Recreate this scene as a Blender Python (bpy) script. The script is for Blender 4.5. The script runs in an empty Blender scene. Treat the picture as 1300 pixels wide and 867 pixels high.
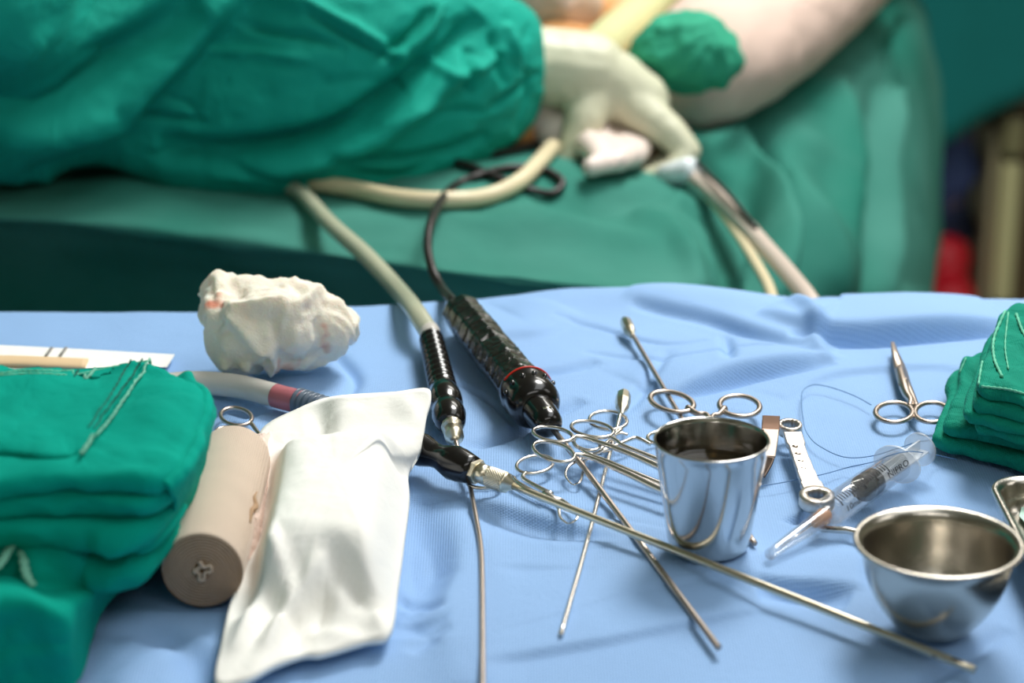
import bpy, bmesh, math, random
import numpy as np
from mathutils import Vector, Matrix, noise
from mathutils.bvhtree import BVHTree

# ------------------------------------------------------------------ camera, light, exposure
FPX = 3069.0                       # focal length in pixels of the 1300x867 frame
PITCH = math.radians(20.7)
CAM = Vector((0.0, 0.0, 1.47))
TZ = 0.90                          # height of the instrument table
S = bpy.context.scene
COL = S.collection
cd = bpy.data.cameras.new('camera'); cam = bpy.data.objects.new('camera', cd); COL.objects.link(cam)
cam.location = CAM; cam.rotation_euler = (math.pi/2 - PITCH, 0, 0)
cd.sensor_width = 36; cd.lens = FPX*36/1300; cd.clip_start = 0.05
cd.dof.use_dof = True; cd.dof.focus_distance = 1.42; cd.dof.aperture_fstop = 5.2
S.camera = cam
S.view_settings.view_transform = 'Standard'; S.view_settings.look = 'None'
S.view_settings.gamma = 1; S.view_settings.use_curve_mapping = False
S.view_settings.exposure = -0.45
W = bpy.data.worlds.new('world'); S.world = W; W.use_nodes = True
W.node_tree.nodes['Background'].inputs[0].default_value = (0.9, 0.95, 1.0, 1)
W.node_tree.nodes['Background'].inputs[1].default_value = 0.22

def area(name, loc, target, size, power, col, size_y=None):
    l = bpy.data.lights.new(name, 'AREA'); l.energy = power; l.color = col
    l.shape = 'RECTANGLE' if size_y else 'DISK'; l.size = size
    if size_y: l.size_y = size_y
    o = bpy.data.objects.new(name, l); COL.objects.link(o); o.location = loc
    d = Vector(target) - Vector(loc)
    o.rotation_euler = d.to_track_quat('-Z', 'Y').to_euler()
    return o
area('surgical_key', (0.5, 2.35, 2.35), (0.1, 1.6, 0.9), 0.6, 44, (1.0, 0.985, 0.95))
area('overhead_fill_light', (0.8, 1.5, 2.97), (0.6, 1.5, 0), 2.2, 38, (0.95, 0.98, 1.0), 1.4)
area('overhead_fill_light', (0.3, -0.7, 2.97), (0.2, -0.2, 0), 2.0, 30, (1.0, 0.99, 0.97), 1.2)  # soft front fill added behind the camera, not an actual ceiling panel
area('overhead_fill_light', (1.2, 4.6, 2.97), (1.2, 4.6, 0), 1.4, 42, (1.0, 0.97, 0.9), 0.6)
area('side_panel_light', (2.0, 1.0, 2.3), (0.2, 1.5, 0.9), 0.8, 6, (1.0, 0.98, 0.95), 0.8)

# ------------------------------------------------------------------ helpers
CF = Vector((0, math.cos(PITCH), -math.sin(PITCH))); CU = Vector((0, math.sin(PITCH), math.cos(PITCH))); CR = Vector((1, 0, 0))
def ray(px, py): return CF + CR*((px-650)/FPX) + CU*((433.5-py)/FPX)
def at(px, py, h=0.0):             # point at height h above the instrument table
    r = ray(px, py); return CAM + r*((TZ+h-CAM.z)/r.z)
def py_(px, py, Y):                # point at distance Y down the room
    r = ray(px, py); return CAM + r*(Y/r.y)
def project(p):
    d = Vector(p)-CAM; k = FPX/d.dot(CF); return (650+d.dot(CR)*k, 433.5-d.dot(CU)*k)
def mpp(px, py, h=0.0):            # metres per pixel there
    return (at(px, py, h)-CAM).dot(CF)/FPX
def lin(hexs):
    hexs = hexs.lstrip('#'); v = [int(hexs[i:i+2], 16)/255 for i in (0, 2, 4)]
    return tuple((c/12.92 if c <= 0.04045 else ((c+0.055)/1.055)**2.4) for c in v)+(1,)

def mat(name, col, rough=0.6, metal=0.0, bump=0.0, bscale=200, weave=0.0, wscale=900, vary=0.0, vscale=12, trans=0.0, ior=1.45,
        sheen=0.0, col2=None, sss=0.0, coat=0.0, spec=0.5, alpha=1.0, wrinkle=0.0, wrscale=25, aniso=0.0):
    m = bpy.data.materials.new(name); m.use_nodes = True; n = m.node_tree.nodes; L = m.node_tree.links
    b = n['Principled BSDF']; c = lin(col) if isinstance(col, str) else col
    b.inputs['Base Color'].default_value = c; b.inputs['Roughness'].default_value = rough; b.inputs['Metallic'].default_value = metal
    b.inputs['IOR'].default_value = ior; b.inputs['Transmission Weight'].default_value = trans; b.inputs['Coat Weight'].default_value = coat
    b.inputs['Sheen Weight'].default_value = sheen; b.inputs['Specular IOR Level'].default_value = spec; b.inputs['Alpha'].default_value = alpha
    if sss: b.inputs['Subsurface Weight'].default_value = sss; b.inputs['Subsurface Radius'].default_value = (.02, .01, .006); b.inputs['Subsurface Scale'].default_value = 0.5
    tc = n.new('ShaderNodeTexCoord')
    if vary:
        nz = n.new('ShaderNodeTexNoise'); nz.inputs['Scale'].default_value = vscale; nz.inputs['Detail'].default_value = 6
        L.new(tc.outputs['Object'], nz.inputs['Vector'])
        mr = n.new('ShaderNodeMapRange'); mr.inputs[1].default_value = .3; mr.inputs[2].default_value = .7
        L.new(nz.outputs['Fac'], mr.inputs[0])
        mx = n.new('ShaderNodeMix'); mx.data_type = 'RGBA'
        c2 = lin(col2) if isinstance(col2, str) else (col2 or tuple(x*(1-vary) for x in c[:3])+(1,))
        mx.inputs[6].default_value = c; mx.inputs[7].default_value = c2
        L.new(mr.outputs[0], mx.inputs[0]); L.new(mx.outputs[2], b.inputs['Base Color'])
    prev = None
    def addbump(out, strength, dist):
        nonlocal prev
        bp = n.new('ShaderNodeBump'); bp.inputs['Strength'].default_value = strength; bp.inputs['Distance'].default_value = dist
        L.new(out, bp.inputs['Height'])
        if prev: L.new(prev, bp.inputs['Normal'])
        prev = bp.outputs[0]; L.new(prev, b.inputs['Normal'])
    if wrinkle:
        nz = n.new('ShaderNodeTexNoise'); nz.inputs['Scale'].default_value = wrscale; nz.inputs['Detail'].default_value = 4; nz.inputs['Distortion'].default_value = .8
        L.new(tc.outputs['Object'], nz.inputs['Vector']); addbump(nz.outputs['Fac'], wrinkle, 0.01)
    if bump:
        nz = n.new('ShaderNodeTexNoise'); nz.inputs['Scale'].default_value = bscale; nz.inputs['Detail'].default_value = 5
        L.new(tc.outputs['Object'], nz.inputs['Vector']); addbump(nz.outputs['Fac'], bump, 0.001)
    if weave:
        out = None
        for ax in ('X', 'Y'):
            w = n.new('ShaderNodeTexWave'); w.bands_direction = ax; w.inputs['Scale'].default_value = 2*math.pi/(20*wscale*1e-3)
            w.inputs['Distortion'].default_value = .3
            L.new(tc.outputs['Object'], w.inputs['Vector'])
            if out is None: out = w.outputs['Fac']
            else:
                mm = n.new('ShaderNodeMath'); mm.operation = 'MULTIPLY'; L.new(out, mm.inputs[0]); L.new(w.outputs['Fac'], mm.inputs[1]); out = mm.outputs[0]
        addbump(out, weave, 0.0004)
    return m

def link(o, parent=None):
    COL.objects.link(o)
    if parent: o.parent = parent
    return o
def tag(o, label=None, cat=None, group=None, kind=None):
    if label: o['label'] = label
    if cat: o['category'] = cat
    if group: o['group'] = group
    if kind: o['kind'] = kind
    return o
def thing(name, label, cat, loc, group=None):
    o = bpy.data.objects.new(name, None); COL.objects.link(o); o.location = loc; o.empty_display_size = .02
    o['_l'] = 1; del o['_l']
    return tag(o, label, cat, group)
def mesh_obj(name, V, F, m, parent=None, smooth=True):
    me = bpy.data.meshes.new(name)
    me.from_pydata([tuple(v) for v in V], [], [tuple(f) for f in F]); me.validate(); me.update()
    bm = bmesh.new(); bm.from_mesh(me); bmesh.ops.recalc_face_normals(bm, faces=bm.faces); bm.to_mesh(me); bm.free()
    if smooth: me.polygons.foreach_set('use_smooth', [True]*len(me.polygons))
    me.materials.append(m)
    o = bpy.data.objects.new(name, me); COL.objects.link(o)
    if parent:                      # vertices are given in world space; keep them there
        off = Vector(parent.location); q = parent.parent
        while q: off += q.location; q = q.parent
        me.transform(Matrix.Translation(-off)); o.parent = parent
    else:
        c = sum((Vector(v) for v in me.vertices and [v.co for v in me.vertices]), Vector())/max(1, len(me.vertices))
        c.z = min(v.co.z for v in me.vertices); me.transform(Matrix.Translation(-c)); o.location = c
    return o
class MB:
    def __init__(s): s.V = []; s.F = []
    def add(s, V, F):
        k = len(s.V); s.V += [Vector(v) for v in V]; s.F += [tuple(i+k for i in f) for f in F]; return s
    def build(s, name, m, parent=None, smooth=True): return mesh_obj(name, s.V, s.F, m, parent, smooth)
def catmull(pts, n, closed=False):
    P = [Vector(p) for p in pts]; out = []; N = len(P)
    segs = N if closed else N-1
    for i in range(segs):
        if closed: a, b, c, d = P[(i-1) % N], P[i], P[(i+1) % N], P[(i+2) % N]
        else:
            b, c = P[i], P[i+1]; a = P[i-1] if i else b*2-c; d = P[i+2] if i+2 < N else c*2-b
        for k in range(n):
            t = k/n
            out.append(.5*((2*b)+(c-a)*t+(2*a-5*b+4*c-d)*t*t+(3*b-a-3*c+d)*t**3))
    if not closed: out.append(P[-1])
    return out
def interp(vals, n):
    return [v[0] for v in catmull([(v, 0, 0) for v in vals], n)]
def tube(pts, r, seg=12, closed=False, flat=1.0, cap=True, up=Vector((0, 0, 1))):
    """sweep; r is a number or one per point; flat scales the section along 'up'"""
    P = [Vector(p) for p in pts]; N = len(P); R = r if isinstance(r, (list, tuple)) else [r]*N
    V = []; F = []
    for i in range(N):
        if closed: t = P[(i+1) % N]-P[i-1]
        else: t = P[min(i+1, N-1)]-P[max(i-1, 0)]
        t.normalize()
        s = t.cross(up)
        if s.length < 1e-3: s = t.cross(Vector((0, 1, 0)))
        s.normalize(); u = s.cross(t)
        for k in range(seg):
            a = 2*math.pi*k/seg; V.append(P[i]+s*(math.cos(a)*R[i])+u*(math.sin(a)*R[i]*flat))
    for i in range(N if closed else N-1):
        j = (i+1) % N
        for k in range(seg):
            l = (k+1) % seg; F.append((i*seg+k, i*seg+l, j*seg+l, j*seg+k))
    if cap and not closed:
        F.append(tuple(range(seg))[::-1]); F.append(tuple((N-1)*seg+k for k in range(seg)))
    return V, F
def lathe(p0, p1, prof, seg=32):
    """prof: list of (fraction along p0->p1, radius)"""
    p0, p1 = Vector(p0), Vector(p1); t = (p1-p0); d = t.normalized()
    s = d.cross(Vector((0, 0, 1)));
    if s.length < 1e-3: s = Vector((1, 0, 0))
    s.normalize(); u = s.cross(d); V = []; F = []
    for f, r in prof:
        c = p0+t*f
        for k in range(seg):
            a = 2*math.pi*k/seg; V.append(c+s*math.cos(a)*r+u*math.sin(a)*r)
    for i in range(len(prof)-1):
        for k in range(seg):
            l = (k+1) % seg; F.append((i*seg+k, i*seg+l, (i+1)*seg+l, (i+1)*seg+k))
    F.append(tuple(range(seg))[::-1]); n = len(prof)-1; F.append(tuple(n*seg+k for k in range(seg)))
    return V, F
def box(lo, hi):
    x0, y0, z0 = lo; x1, y1, z1 = hi
    return ([(x0,y0,z0),(x1,y0,z0),(x1,y1,z0),(x0,y1,z0),(x0,y0,z1),(x1,y0,z1),(x1,y1,z1),(x0,y1,z1)],
            [(0,3,2,1),(4,5,6,7),(0,1,5,4),(1,2,6,5),(2,3,7,6),(3,0,4,7)])
def bevel(o, w, seg=2):
    md = o.modifiers.new('bevel', 'BEVEL'); md.width = w; md.segments = seg; md.limit_method = 'ANGLE'; return o
def capsule(a, b, ra, rb, seg=16):
    a, b = Vector(a), Vector(b); d = (b-a).normalized(); pts = []; R = []
    for k in range(6):
        th = math.pi/2*k/5; pts.append(a-d*ra*math.cos(th)); R.append(max(1e-4, ra*math.sin(th)))
    for k in range(6):
        th = math.pi/2*k/5; pts.append(b+d*rb*math.sin(th)); R.append(max(1e-4, rb*math.cos(th)))
    return tube(pts, R, seg)
def ellipsoid(c, r, rot=None, nu=20, nv=12):
    c = Vector(c); V = []; F = []
    for j in range(nv+1):
        ph = math.pi*j/nv
        for i in range(nu):
            th = 2*math.pi*i/nu; v = Vector((r[0]*math.sin(ph)*math.cos(th), r[1]*math.sin(ph)*math.sin(th), r[2]*math.cos(ph)))
            if rot: v = rot @ v
            V.append(c+v)
    for j in range(nv):
        for i in range(nu): F.append((j*nu+i, j*nu+(i+1) % nu, (j+1)*nu+(i+1) % nu, (j+1)*nu+i))
    return V, F
def fuse(name, mb, voxel, m, parent=None, smooth=6, disp=None):
    """melt overlapping closed shapes into one continuous surface"""
    me = bpy.data.meshes.new('t'); me.from_pydata([tuple(v) for v in mb.V], [], mb.F); me.update()
    bm = bmesh.new(); bm.from_mesh(me); bmesh.ops.remove_doubles(bm, verts=bm.verts, dist=1e-6); bmesh.ops.recalc_face_normals(bm, faces=bm.faces); bm.to_mesh(me); bm.free()
    o = bpy.data.objects.new('t', me); COL.objects.link(o)
    r = o.modifiers.new('r', 'REMESH'); r.mode = 'VOXEL'; r.voxel_size = voxel
    if smooth: s = o.modifiers.new('s', 'SMOOTH'); s.iterations = smooth; s.factor = .5
    dg = bpy.context.evaluated_depsgraph_get(); ev = o.evaluated_get(dg); me2 = bpy.data.meshes.new_from_object(ev)
    V = [v.co.copy() for v in me2.vertices]; F = [tuple(p.vertices) for p in me2.polygons]
    N = [v.normal.copy() for v in me2.vertices]
    bpy.data.objects.remove(o); bpy.data.meshes.remove(me); bpy.data.meshes.remove(me2)
    if disp: V = [v+n*disp(v, n) for v, n in zip(V, N)]
    return mesh_obj(name, V, F, m, parent)
def sstep(a, b, x):
    t = np.clip((x-a)/(b-a), 0, 1); return t*t*(3-2*t)
_rs = np.random.RandomState(7); _T = _rs.rand(256, 256)
def vnoise(x, y):
    xi = np.floor(x).astype(int); yi = np.floor(y).astype(int); fx = x-xi; fy = y-yi
    fx = fx*fx*(3-2*fx); fy = fy*fy*(3-2*fy); g = lambda a, b: _T[a % 256, b % 256]
    return (g(xi, yi)*(1-fx)+g(xi+1, yi)*fx)*(1-fy)+(g(xi, yi+1)*(1-fx)+g(xi+1, yi+1)*fx)*fy
def fbm(x, y, o=4):
    s = 0; a = .5
    for k in range(o): s = s+a*(vnoise(x*2**k+17*k, y*2**k+31*k)-.5); a *= .5
    return s
def seg_field(X, Y, pts):
    """distance (signed: + to the left of travel) and fraction along a polyline"""
    best = np.full(X.shape, 1e9); sg = np.zeros(X.shape); fr = np.zeros(X.shape)
    L = [0]
    for a, b in zip(pts[:-1], pts[1:]): L.append(L[-1]+math.hypot(b[0]-a[0], b[1]-a[1]))
    for i, (a, b) in enumerate(zip(pts[:-1], pts[1:])):
        dx, dy = b[0]-a[0], b[1]-a[1]; l2 = dx*dx+dy*dy
        t = np.clip(((X-a[0])*dx+(Y-a[1])*dy)/l2, 0, 1); qx = X-a[0]-t*dx; qy = Y-a[1]-t*dy; d = np.hypot(qx, qy)
        k = d < best; best = np.where(k, d, best); sg = np.where(k, np.sign(dx*qy-dy*qx), sg); fr = np.where(k, (L[i]+t*math.sqrt(l2))/L[-1], fr)
    return best, sg, fr
def crease(X, Y, pts, kind, amp, w, rec=None):
    pts = [(p.x, p.y) for p in catmull([(p[0], p[1], 0) for p in pts], 5)] if len(pts) > 2 else pts
    d, s, f = seg_field(X, Y, pts); taper = np.sin(np.clip(f, 0, 1)*math.pi)**.5
    taper = np.where((f <= 0) | (f >= 1), 0, taper)
    d2 = d
    if kind == 'g': return -amp*np.exp(-(d2/w)**2)*taper
    if kind == 'r': return amp*np.exp(-(d2/w)**2)*taper
    sd = d*s                        # 's': raised on the left of travel, falling back over rec
    rec = rec or 6*w
    return amp*taper*(1/(1+np.exp(-np.clip(sd/w*2, -30, 30))))*np.exp(-(np.maximum(sd, 0)/rec)**2)
def grid_faces(nr, nc, wrap=False):
    F = []
    for i in range(nr-1):
        for j in range(nc if wrap else nc-1):
            k = (j+1) % nc; F.append((i*nc+j, i*nc+k, (i+1)*nc+k, (i+1)*nc+j))
    return F
def outline(pts, n): return catmull([(p[0], p[1], 0) for p in pts], n, True)
def slab(pts2, z0, z1, er, n=10, inner=14, disp=None, wav=0.0):
    """a soft folded layer: closed outline (world x, y), rounded edge, thickness z0..z1"""
    O = outline(pts2, n); c = sum(O, Vector())/len(O); V = []; prof = []
    for k in range(inner): prof.append((k/inner, 1.0, 0.0))
    for k in range(9):
        th = math.pi*k/8; prof.append((1.0, .5+.5*math.cos(th), math.sin(th)))
    for k in range(inner): prof.append((1-(k+1)/inner*.999, 0.0, 0.0))
    N = len(O); nor = []
    for i in range(N):
        t = O[(i+1) % N]-O[i-1]; t.normalize(); nor.append(Vector((t.y, -t.x, 0)))
    area2 = sum(O[i].x*O[(i+1) % N].y-O[(i+1) % N].x*O[i].y for i in range(N))
    if area2 < 0: nor = [-v for v in nor]
    for s, zz, e in prof:
        for i in range(N):
            base = O[i]-nor[i]*er
            p = c+(base-c)*s + (nor[i]*er*e)
            V.append(Vector((p.x, p.y, z0+(z1-z0)*zz)))
    F = grid_faces(len(prof), N, True)
    if disp: V = [disp(v) for v in V]
    return V, F
def raised(c, amp, sc): return amp*noise.fractal(Vector(c)*sc, 1.0, 2.0, 4)

# ------------------------------------------------------------------ materials
M = {}
M['blue'] = mat('blue_drape_cloth', '#90b6e4', .75, weave=.6, wscale=1.5, bump=.25, bscale=500, vary=.06, vscale=9, wrinkle=.12, wrscale=14)
M['green'] = mat('green_cotton', '#009f8a', .9, weave=.35, wscale=.7, vary=.12, vscale=18, wrinkle=.25, wrscale=30, spec=.1)
M['gown'] = mat('green_gown_cotton', '#059d88', .8, weave=.2, wscale=.9, vary=.1, vscale=10, wrinkle=.7, wrscale=16, spec=.3)
M['green2'] = mat('green_bundle_cotton', '#078f76', .85, weave=.5, wscale=1.1, vary=.2, vscale=30, wrinkle=.5, wrscale=45, spec=.2)
M['opdrape'] = mat('green_op_drape', '#48877a', .85, vary=.3, vscale=4, col2='#1d6f5f', wrinkle=.4, wrscale=9, spec=.2)
M['teal'] = mat('teal_gown', '#0b7f7d', .85, wrinkle=.4, wrscale=8)
M['steel'] = mat('polished_steel', '#cac8c4', .13, 1.0, bump=.05, bscale=60)
M['steel_b'] = mat('brushed_steel', '#c3bdb2', .24, 1.0, bump=.12, bscale=400)
M['steel_i'] = mat('instrument_steel', '#e6dfd6', .25, 1.0)
M['steel_d'] = mat('dull_steel', '#bfb0a4', .34, 1.0)
M['brass'] = mat('nickel_brass', '#e0d6bf', .3, 1.0)
M['black'] = mat('black_gloss_plastic', '#14100f', .22, coat=.4)
M['blackwrap'] = mat('black_film_wrapped_plastic', '#15120f', .25, bump=.3, bscale=260, wrinkle=.5, wrscale=70, coat=.5)
M['rubber'] = mat('black_rubber', '#1b1413', .38)
M['red'] = mat('red_mark', '#d3270f', .4)
M['dark'] = mat('dark_recess', '#0c0908', .7)
M['tape'] = mat('elastic_bandage_weave', '#dcc5b0', .95, weave=.7, wscale=1.0, vary=.08, vscale=40, sheen=.3)
M['tapeend'] = mat('elastic_bandage_end', '#8a6848', .95, bump=1.0, bscale=900, vary=.3, vscale=300)
M['pinkcloth'] = mat('pale_pink_wrapper', '#e6cdbf', .6, wrinkle=.6, wrscale=60)
M['paper'] = mat('white_paper_pouch', '#f7f5ee', .9, wrinkle=.12, wrscale=40, bump=.15, bscale=300, spec=.15)
M['gauze'] = mat('white_gauze', '#f8efdc', .95, bump=.7, bscale=700, vary=.08, vscale=60, sss=.35)
M['blood'] = mat('pale_blood_stain', '#dd8d78', .9)
M['tubeclear'] = mat('clear_yellowed_tube', '#cfd0b4', .25, trans=.3, ior=1.2, coat=.3)
M['tubesoft'] = mat('translucent_suction_tube', '#e2dcd2', .3, trans=.3, ior=1.2, coat=.3)
M['tubebeige'] = mat('beige_tube', '#d8c9a4', .45, coat=.2)
M['tubepink'] = mat('pinkish_grey_tube', '#cdbcae', .4, coat=.2)
M['redfluid'] = mat('red_fluid', '#d07c84', .25, trans=.3)
M['greyrib'] = mat('grey_ribbed_rubber', '#5f6f80', .35, trans=.2)
M['cable'] = mat('black_cable', '#1c1310', .4)
M['glove'] = mat('latex_glove', '#cdccb0', .45, wrinkle=.25, wrscale=30)
M['glove2'] = mat('pale_latex_glove', '#e8d6cc', .4, wrinkle=.4, wrscale=40)
M['skin'] = mat('iodine_stained_skin', '#d9a06c', .5, vary=.5, vscale=14, col2='#c08948')
M['stock'] = mat('cream_stockinette', '#dfc4b5', .95, weave=.3, wscale=2.0, wrinkle=.2, wrscale=18)
def clearmat(name, tint, milk, col, rough):
    m = bpy.data.materials.new(name); m.use_nodes = True; n = m.node_tree.nodes; L = m.node_tree.links; n.remove(n['Principled BSDF']); out = n['Material Output']
    tr_ = n.new('ShaderNodeBsdfTransparent'); tr_.inputs[0].default_value = (tint, tint, tint, 1)
    df = n.new('ShaderNodeBsdfDiffuse'); df.inputs[0].default_value = lin(col)
    gl = n.new('ShaderNodeBsdfGlossy'); gl.inputs['Roughness'].default_value = rough
    lw = n.new('ShaderNodeLayerWeight'); lw.inputs[0].default_value = .5; pw = n.new('ShaderNodeMath'); pw.operation = 'POWER'; pw.inputs[1].default_value = 3.5; L.new(lw.outputs['Facing'], pw.inputs[0])
    fr = n.new('ShaderNodeMath'); fr.operation = 'MULTIPLY_ADD'; fr.inputs[1].default_value = .5; fr.inputs[2].default_value = .05; L.new(pw.outputs[0], fr.inputs[0])
    a = n.new('ShaderNodeMixShader'); a.inputs[0].default_value = milk; L.new(tr_.outputs[0], a.inputs[1]); L.new(df.outputs[0], a.inputs[2])
    b_ = n.new('ShaderNodeMixShader'); L.new(fr.outputs[0], b_.inputs[0]); L.new(a.outputs[0], b_.inputs[1]); L.new(gl.outputs[0], b_.inputs[2]); L.new(b_.outputs[0], out.inputs[0]); return m
M['clear'] = clearmat('clear_plastic', .97, .05, '#ffffff', .06)
M['frost'] = clearmat('frosted_plastic', .97, .30, '#eef3f6', .3)
M['orange'] = mat('orange_hub', '#e8a878', .35, trans=.25)
M['ink'] = mat('black_ink', '#16181c', .6)
M['liquid'] = mat('dark_liquid', '#7c6d52', .03, trans=.9, ior=1.33)
M['label'] = mat('pale_green_label', '#bfe3d2', .6)
M['thread'] = mat('pale_green_thread', '#6cc4a4', .9)
M['frayed'] = mat('frayed_thread', '#86cdb4', .95, bump=1, bscale=900)
M['suture'] = mat('blue_suture', '#5b86b4', .5)
M['wall'] = mat('painted_wall', '#b9b6a4', .8, vary=.05)
M['floor'] = mat('vinyl_floor', '#8f9a8c', .4, vary=.15, vscale=3)
M['ceil'] = mat('ceiling_white', '#d9d8d0', .9)
M['scrub'] = mat('navy_scrub_cloth', '#4c5c90', .9, wrinkle=.6, wrscale=10)
M['redshoe'] = mat('red_rubber_clog', '#c81c2c', .45)
M['cream'] = mat('cream_enamel', '#d6cf9c', .5)
M['brown'] = mat('brown_enamel', '#5b4a33', .5)
M['olive'] = mat('olive_metal', '#8a8560', .45)
M['plainskin'] = mat('plain_skin', '#c89878', .5)
M['hair'] = mat('dark_hair', '#1c1512', .8)
M['cap'] = mat('surgical_cap', '#0f8b80', .85)
# blue drape weave darker shade handled by bump only

# ------------------------------------------------------------------ room
def struct(name, lo, hi, m):
    V, F = box(lo, hi); o = mesh_obj(name, V, F, m, smooth=False); o['kind'] = 'structure'; return o
struct('floor', (-3, -2, -.1), (3.4, 6.4, 0), M['floor'])
struct('ceiling', (-3, -2, 3.0), (3.4, 6.4, 3.1), M['ceil'])
struct('wall_back', (-3, 6.4, 0), (3.4, 6.5, 3), M['wall'])
struct('wall_front', (-3, -2.1, 0), (3.4, -2, 3), M['wall'])
struct('wall_left', (-3.1, -2, 0), (-3, 6.4, 3), M['wall'])
struct('wall_right', (3.4, -2, 0), (3.5, 6.4, 3), M['wall'])
struct('baseboard_back', (-3, 6.37, 0), (3.4, 6.4, .1), M['brown'])

# ------------------------------------------------------------------ instrument table and its blue drape
t = thing('instrument_table', 'steel instrument table hidden under the blue drape', 'table', (.2, 1.15, 0))
def bx(name, lo, hi, m, parent, bw=.003):
    V, F = box(lo, hi); o = mesh_obj(name, V, F, m, parent, smooth=False); bevel(o, bw); return o
bx('tabletop', (-.56, .72, TZ-.04), (.96, 1.535, TZ-.014), M['steel_b'], t)
for x in (-.5, .9):
    for y in (.78, 1.48):
        bx('leg', (x-.015, y-.015, .06), (x+.015, y+.015, TZ-.04), M['steel_b'], t)
        V, F = ellipsoid((x, y, .03), (.015, .03, .03)); mesh_obj('caster', V, F, M['rubber'], t)

FARY = 1.6
def Y_far(p): return sum(q[1] for q in p)/len(p) < 510
def drape_height(X, Y):
    """fold relief of the table cover (metres above the table)"""
    px = 650+X/(Y*math.cos(PITCH)+.57*math.sin(PITCH))*FPX
    Z = .0035*fbm(X*7, Y*4+3, 3)
    def G(*p): return [tuple(at(a, b)[:2]) for a, b in p]
    C = []
    def c(kind, amp, w, *p, rec=None):
        nonlocal Z
        if kind == 's' and p[0][0] > p[-1][0]: p = p[::-1]
        Z = Z+crease(X, Y, G(*p), kind, amp*(1.3 if Y_far(p) else 1.7), w*(.8 if Y_far(p) else .6 if kind == 's' else 1), rec)
    # far half: the big soft folds
    c('r', .0065, .030, (640, 392), (720, 378), (810, 374), (900, 380), (1000, 392), (1060, 398))
    c('s', .005, .005, (790, 380), (860, 396), (940, 414), (1040, 445), rec=.04)
    c('g', .0045, .006, (800, 386), (900, 404), (960, 425), (1020, 443))
    c('s', .011, .005, (1290, 408), (1200, 416), (1120, 424), (1030, 424), (960, 404), rec=.07)
    c('g', .008, .006, (1300, 413), (1180, 424), (1090, 430), (1000, 428))
    c('s', .008, .005, (1060, 452), (980, 463), (920, 475), (850, 498), rec=.05)
    c('g', .005, .006, (1060, 458), (960, 473), (890, 490), (850, 500))
    c('r', .006, .008, (1000, 384), (1030, 410), (1040, 440), (1060, 455))
    c('g', .004, .005, (920, 420), (924, 440), (926, 465))
    c('g', .004, .007, (640, 470), (700, 465), (760, 452))
    c('g', .005, .006, (590, 560), (640, 545), (690, 520), (740, 500))
    c('s', .004, .006, (740, 396), (690, 420), (640, 424), (560, 430), rec=.05)
    c('g', .003, .006, (790, 520), (830, 470), (850, 440))
    c('g', .004, .006, (420, 430), (450, 470), (440, 500))
    c('g', .006, .008, (330, 520), (290, 505), (250, 520))
    # middle and near half: pressed creases of the unfolded sheet
    c('s', .003, .0035, (599, 628), (660, 646), (748, 672), (830, 690), rec=.05)
    c('g', .0035, .012, (600, 640), (680, 662), (780, 690))
    c('s', .0022, .002, (617, 717), (720, 720), (836, 722), rec=.05)
    c('s', .0045, .003, (560, 815), (617, 802), (726, 773), (794, 750), (860, 737), (980, 712), rec=.05)
    c('s', .004, .003, (600, 838), (680, 825), (780, 808), (840, 795), (970, 768), rec=.05)
    c('g', .002, .005, (500, 742), (540, 756), (575, 770))
    c('s', .003, .003, (500, 780), (545, 782), (575, 768), (625, 745), rec=.03)
    c('g', .002, .005, (520, 820), (560, 800), (620, 788))
    c('r', .006, .016, (560, 625), (590, 680), (600, 750), (590, 867))
    c('g', .006, .02, (535, 620), (545, 700), (540, 800))
    c('g', .005, .012, (960, 740), (1010, 742), (1080, 752))
    c('s', .004, .004, (1100, 740), (1040, 738), (990, 735), (940, 722), rec=.04)
    c('g', .003, .004, (1000, 655), (1040, 645), (1050, 640))
    c('r', .004, .012, (880, 640), (980, 720), (1100, 700))
    c('g', .004, .01, (250, 867), (240, 820), (180, 790), (130, 800))
    c('r', .003, .01, (140, 867), (180, 840), (260, 800))
    c('g', .003, .006, (1120, 867), (1180, 850), (1280, 790))
    c('g', .003, .003, (700, 400), (760, 410), (840, 430), (900, 428)); c('g', .0028, .003, (740, 440), (840, 452), (960, 440), (1060, 452))
    c('s', .003, .003, (1250, 470), (1180, 462), (1060, 472), (1000, 500), rec=.03); c('g', .002, .002, (560, 470), (620, 500), (680, 560))
    c('s', .0022, .002, (700, 700), (800, 690), (860, 700), rec=.03); c('g', .0016, .0016, (990, 655), (1020, 648), (1060, 646)); c('g', .002, .003, (640, 600), (700, 640), (800, 660), (850, 668))
    near = sstep(1.15, 1.4, Y)
    Z = Z+.0022*near*fbm(X*16+Y*6, Y*9-X*5, 3)
    lim = np.where(Y > 1.5, .02, .0005+.0195*sstep(1.40, 1.5, Y))
    Z = Z-.0035
    k = .0012
    return np.maximum(lim-k*np.log1p(np.exp(np.clip((lim-Z)/k, -40, 40))), -.0115)*1.0
nx, ny = 660, 470
xs = np.concatenate([np.linspace(-.60, -.44, 30, endpoint=False), np.linspace(-.44, .66, 600, endpoint=False), np.linspace(.66, 1.0, 30)])
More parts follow.
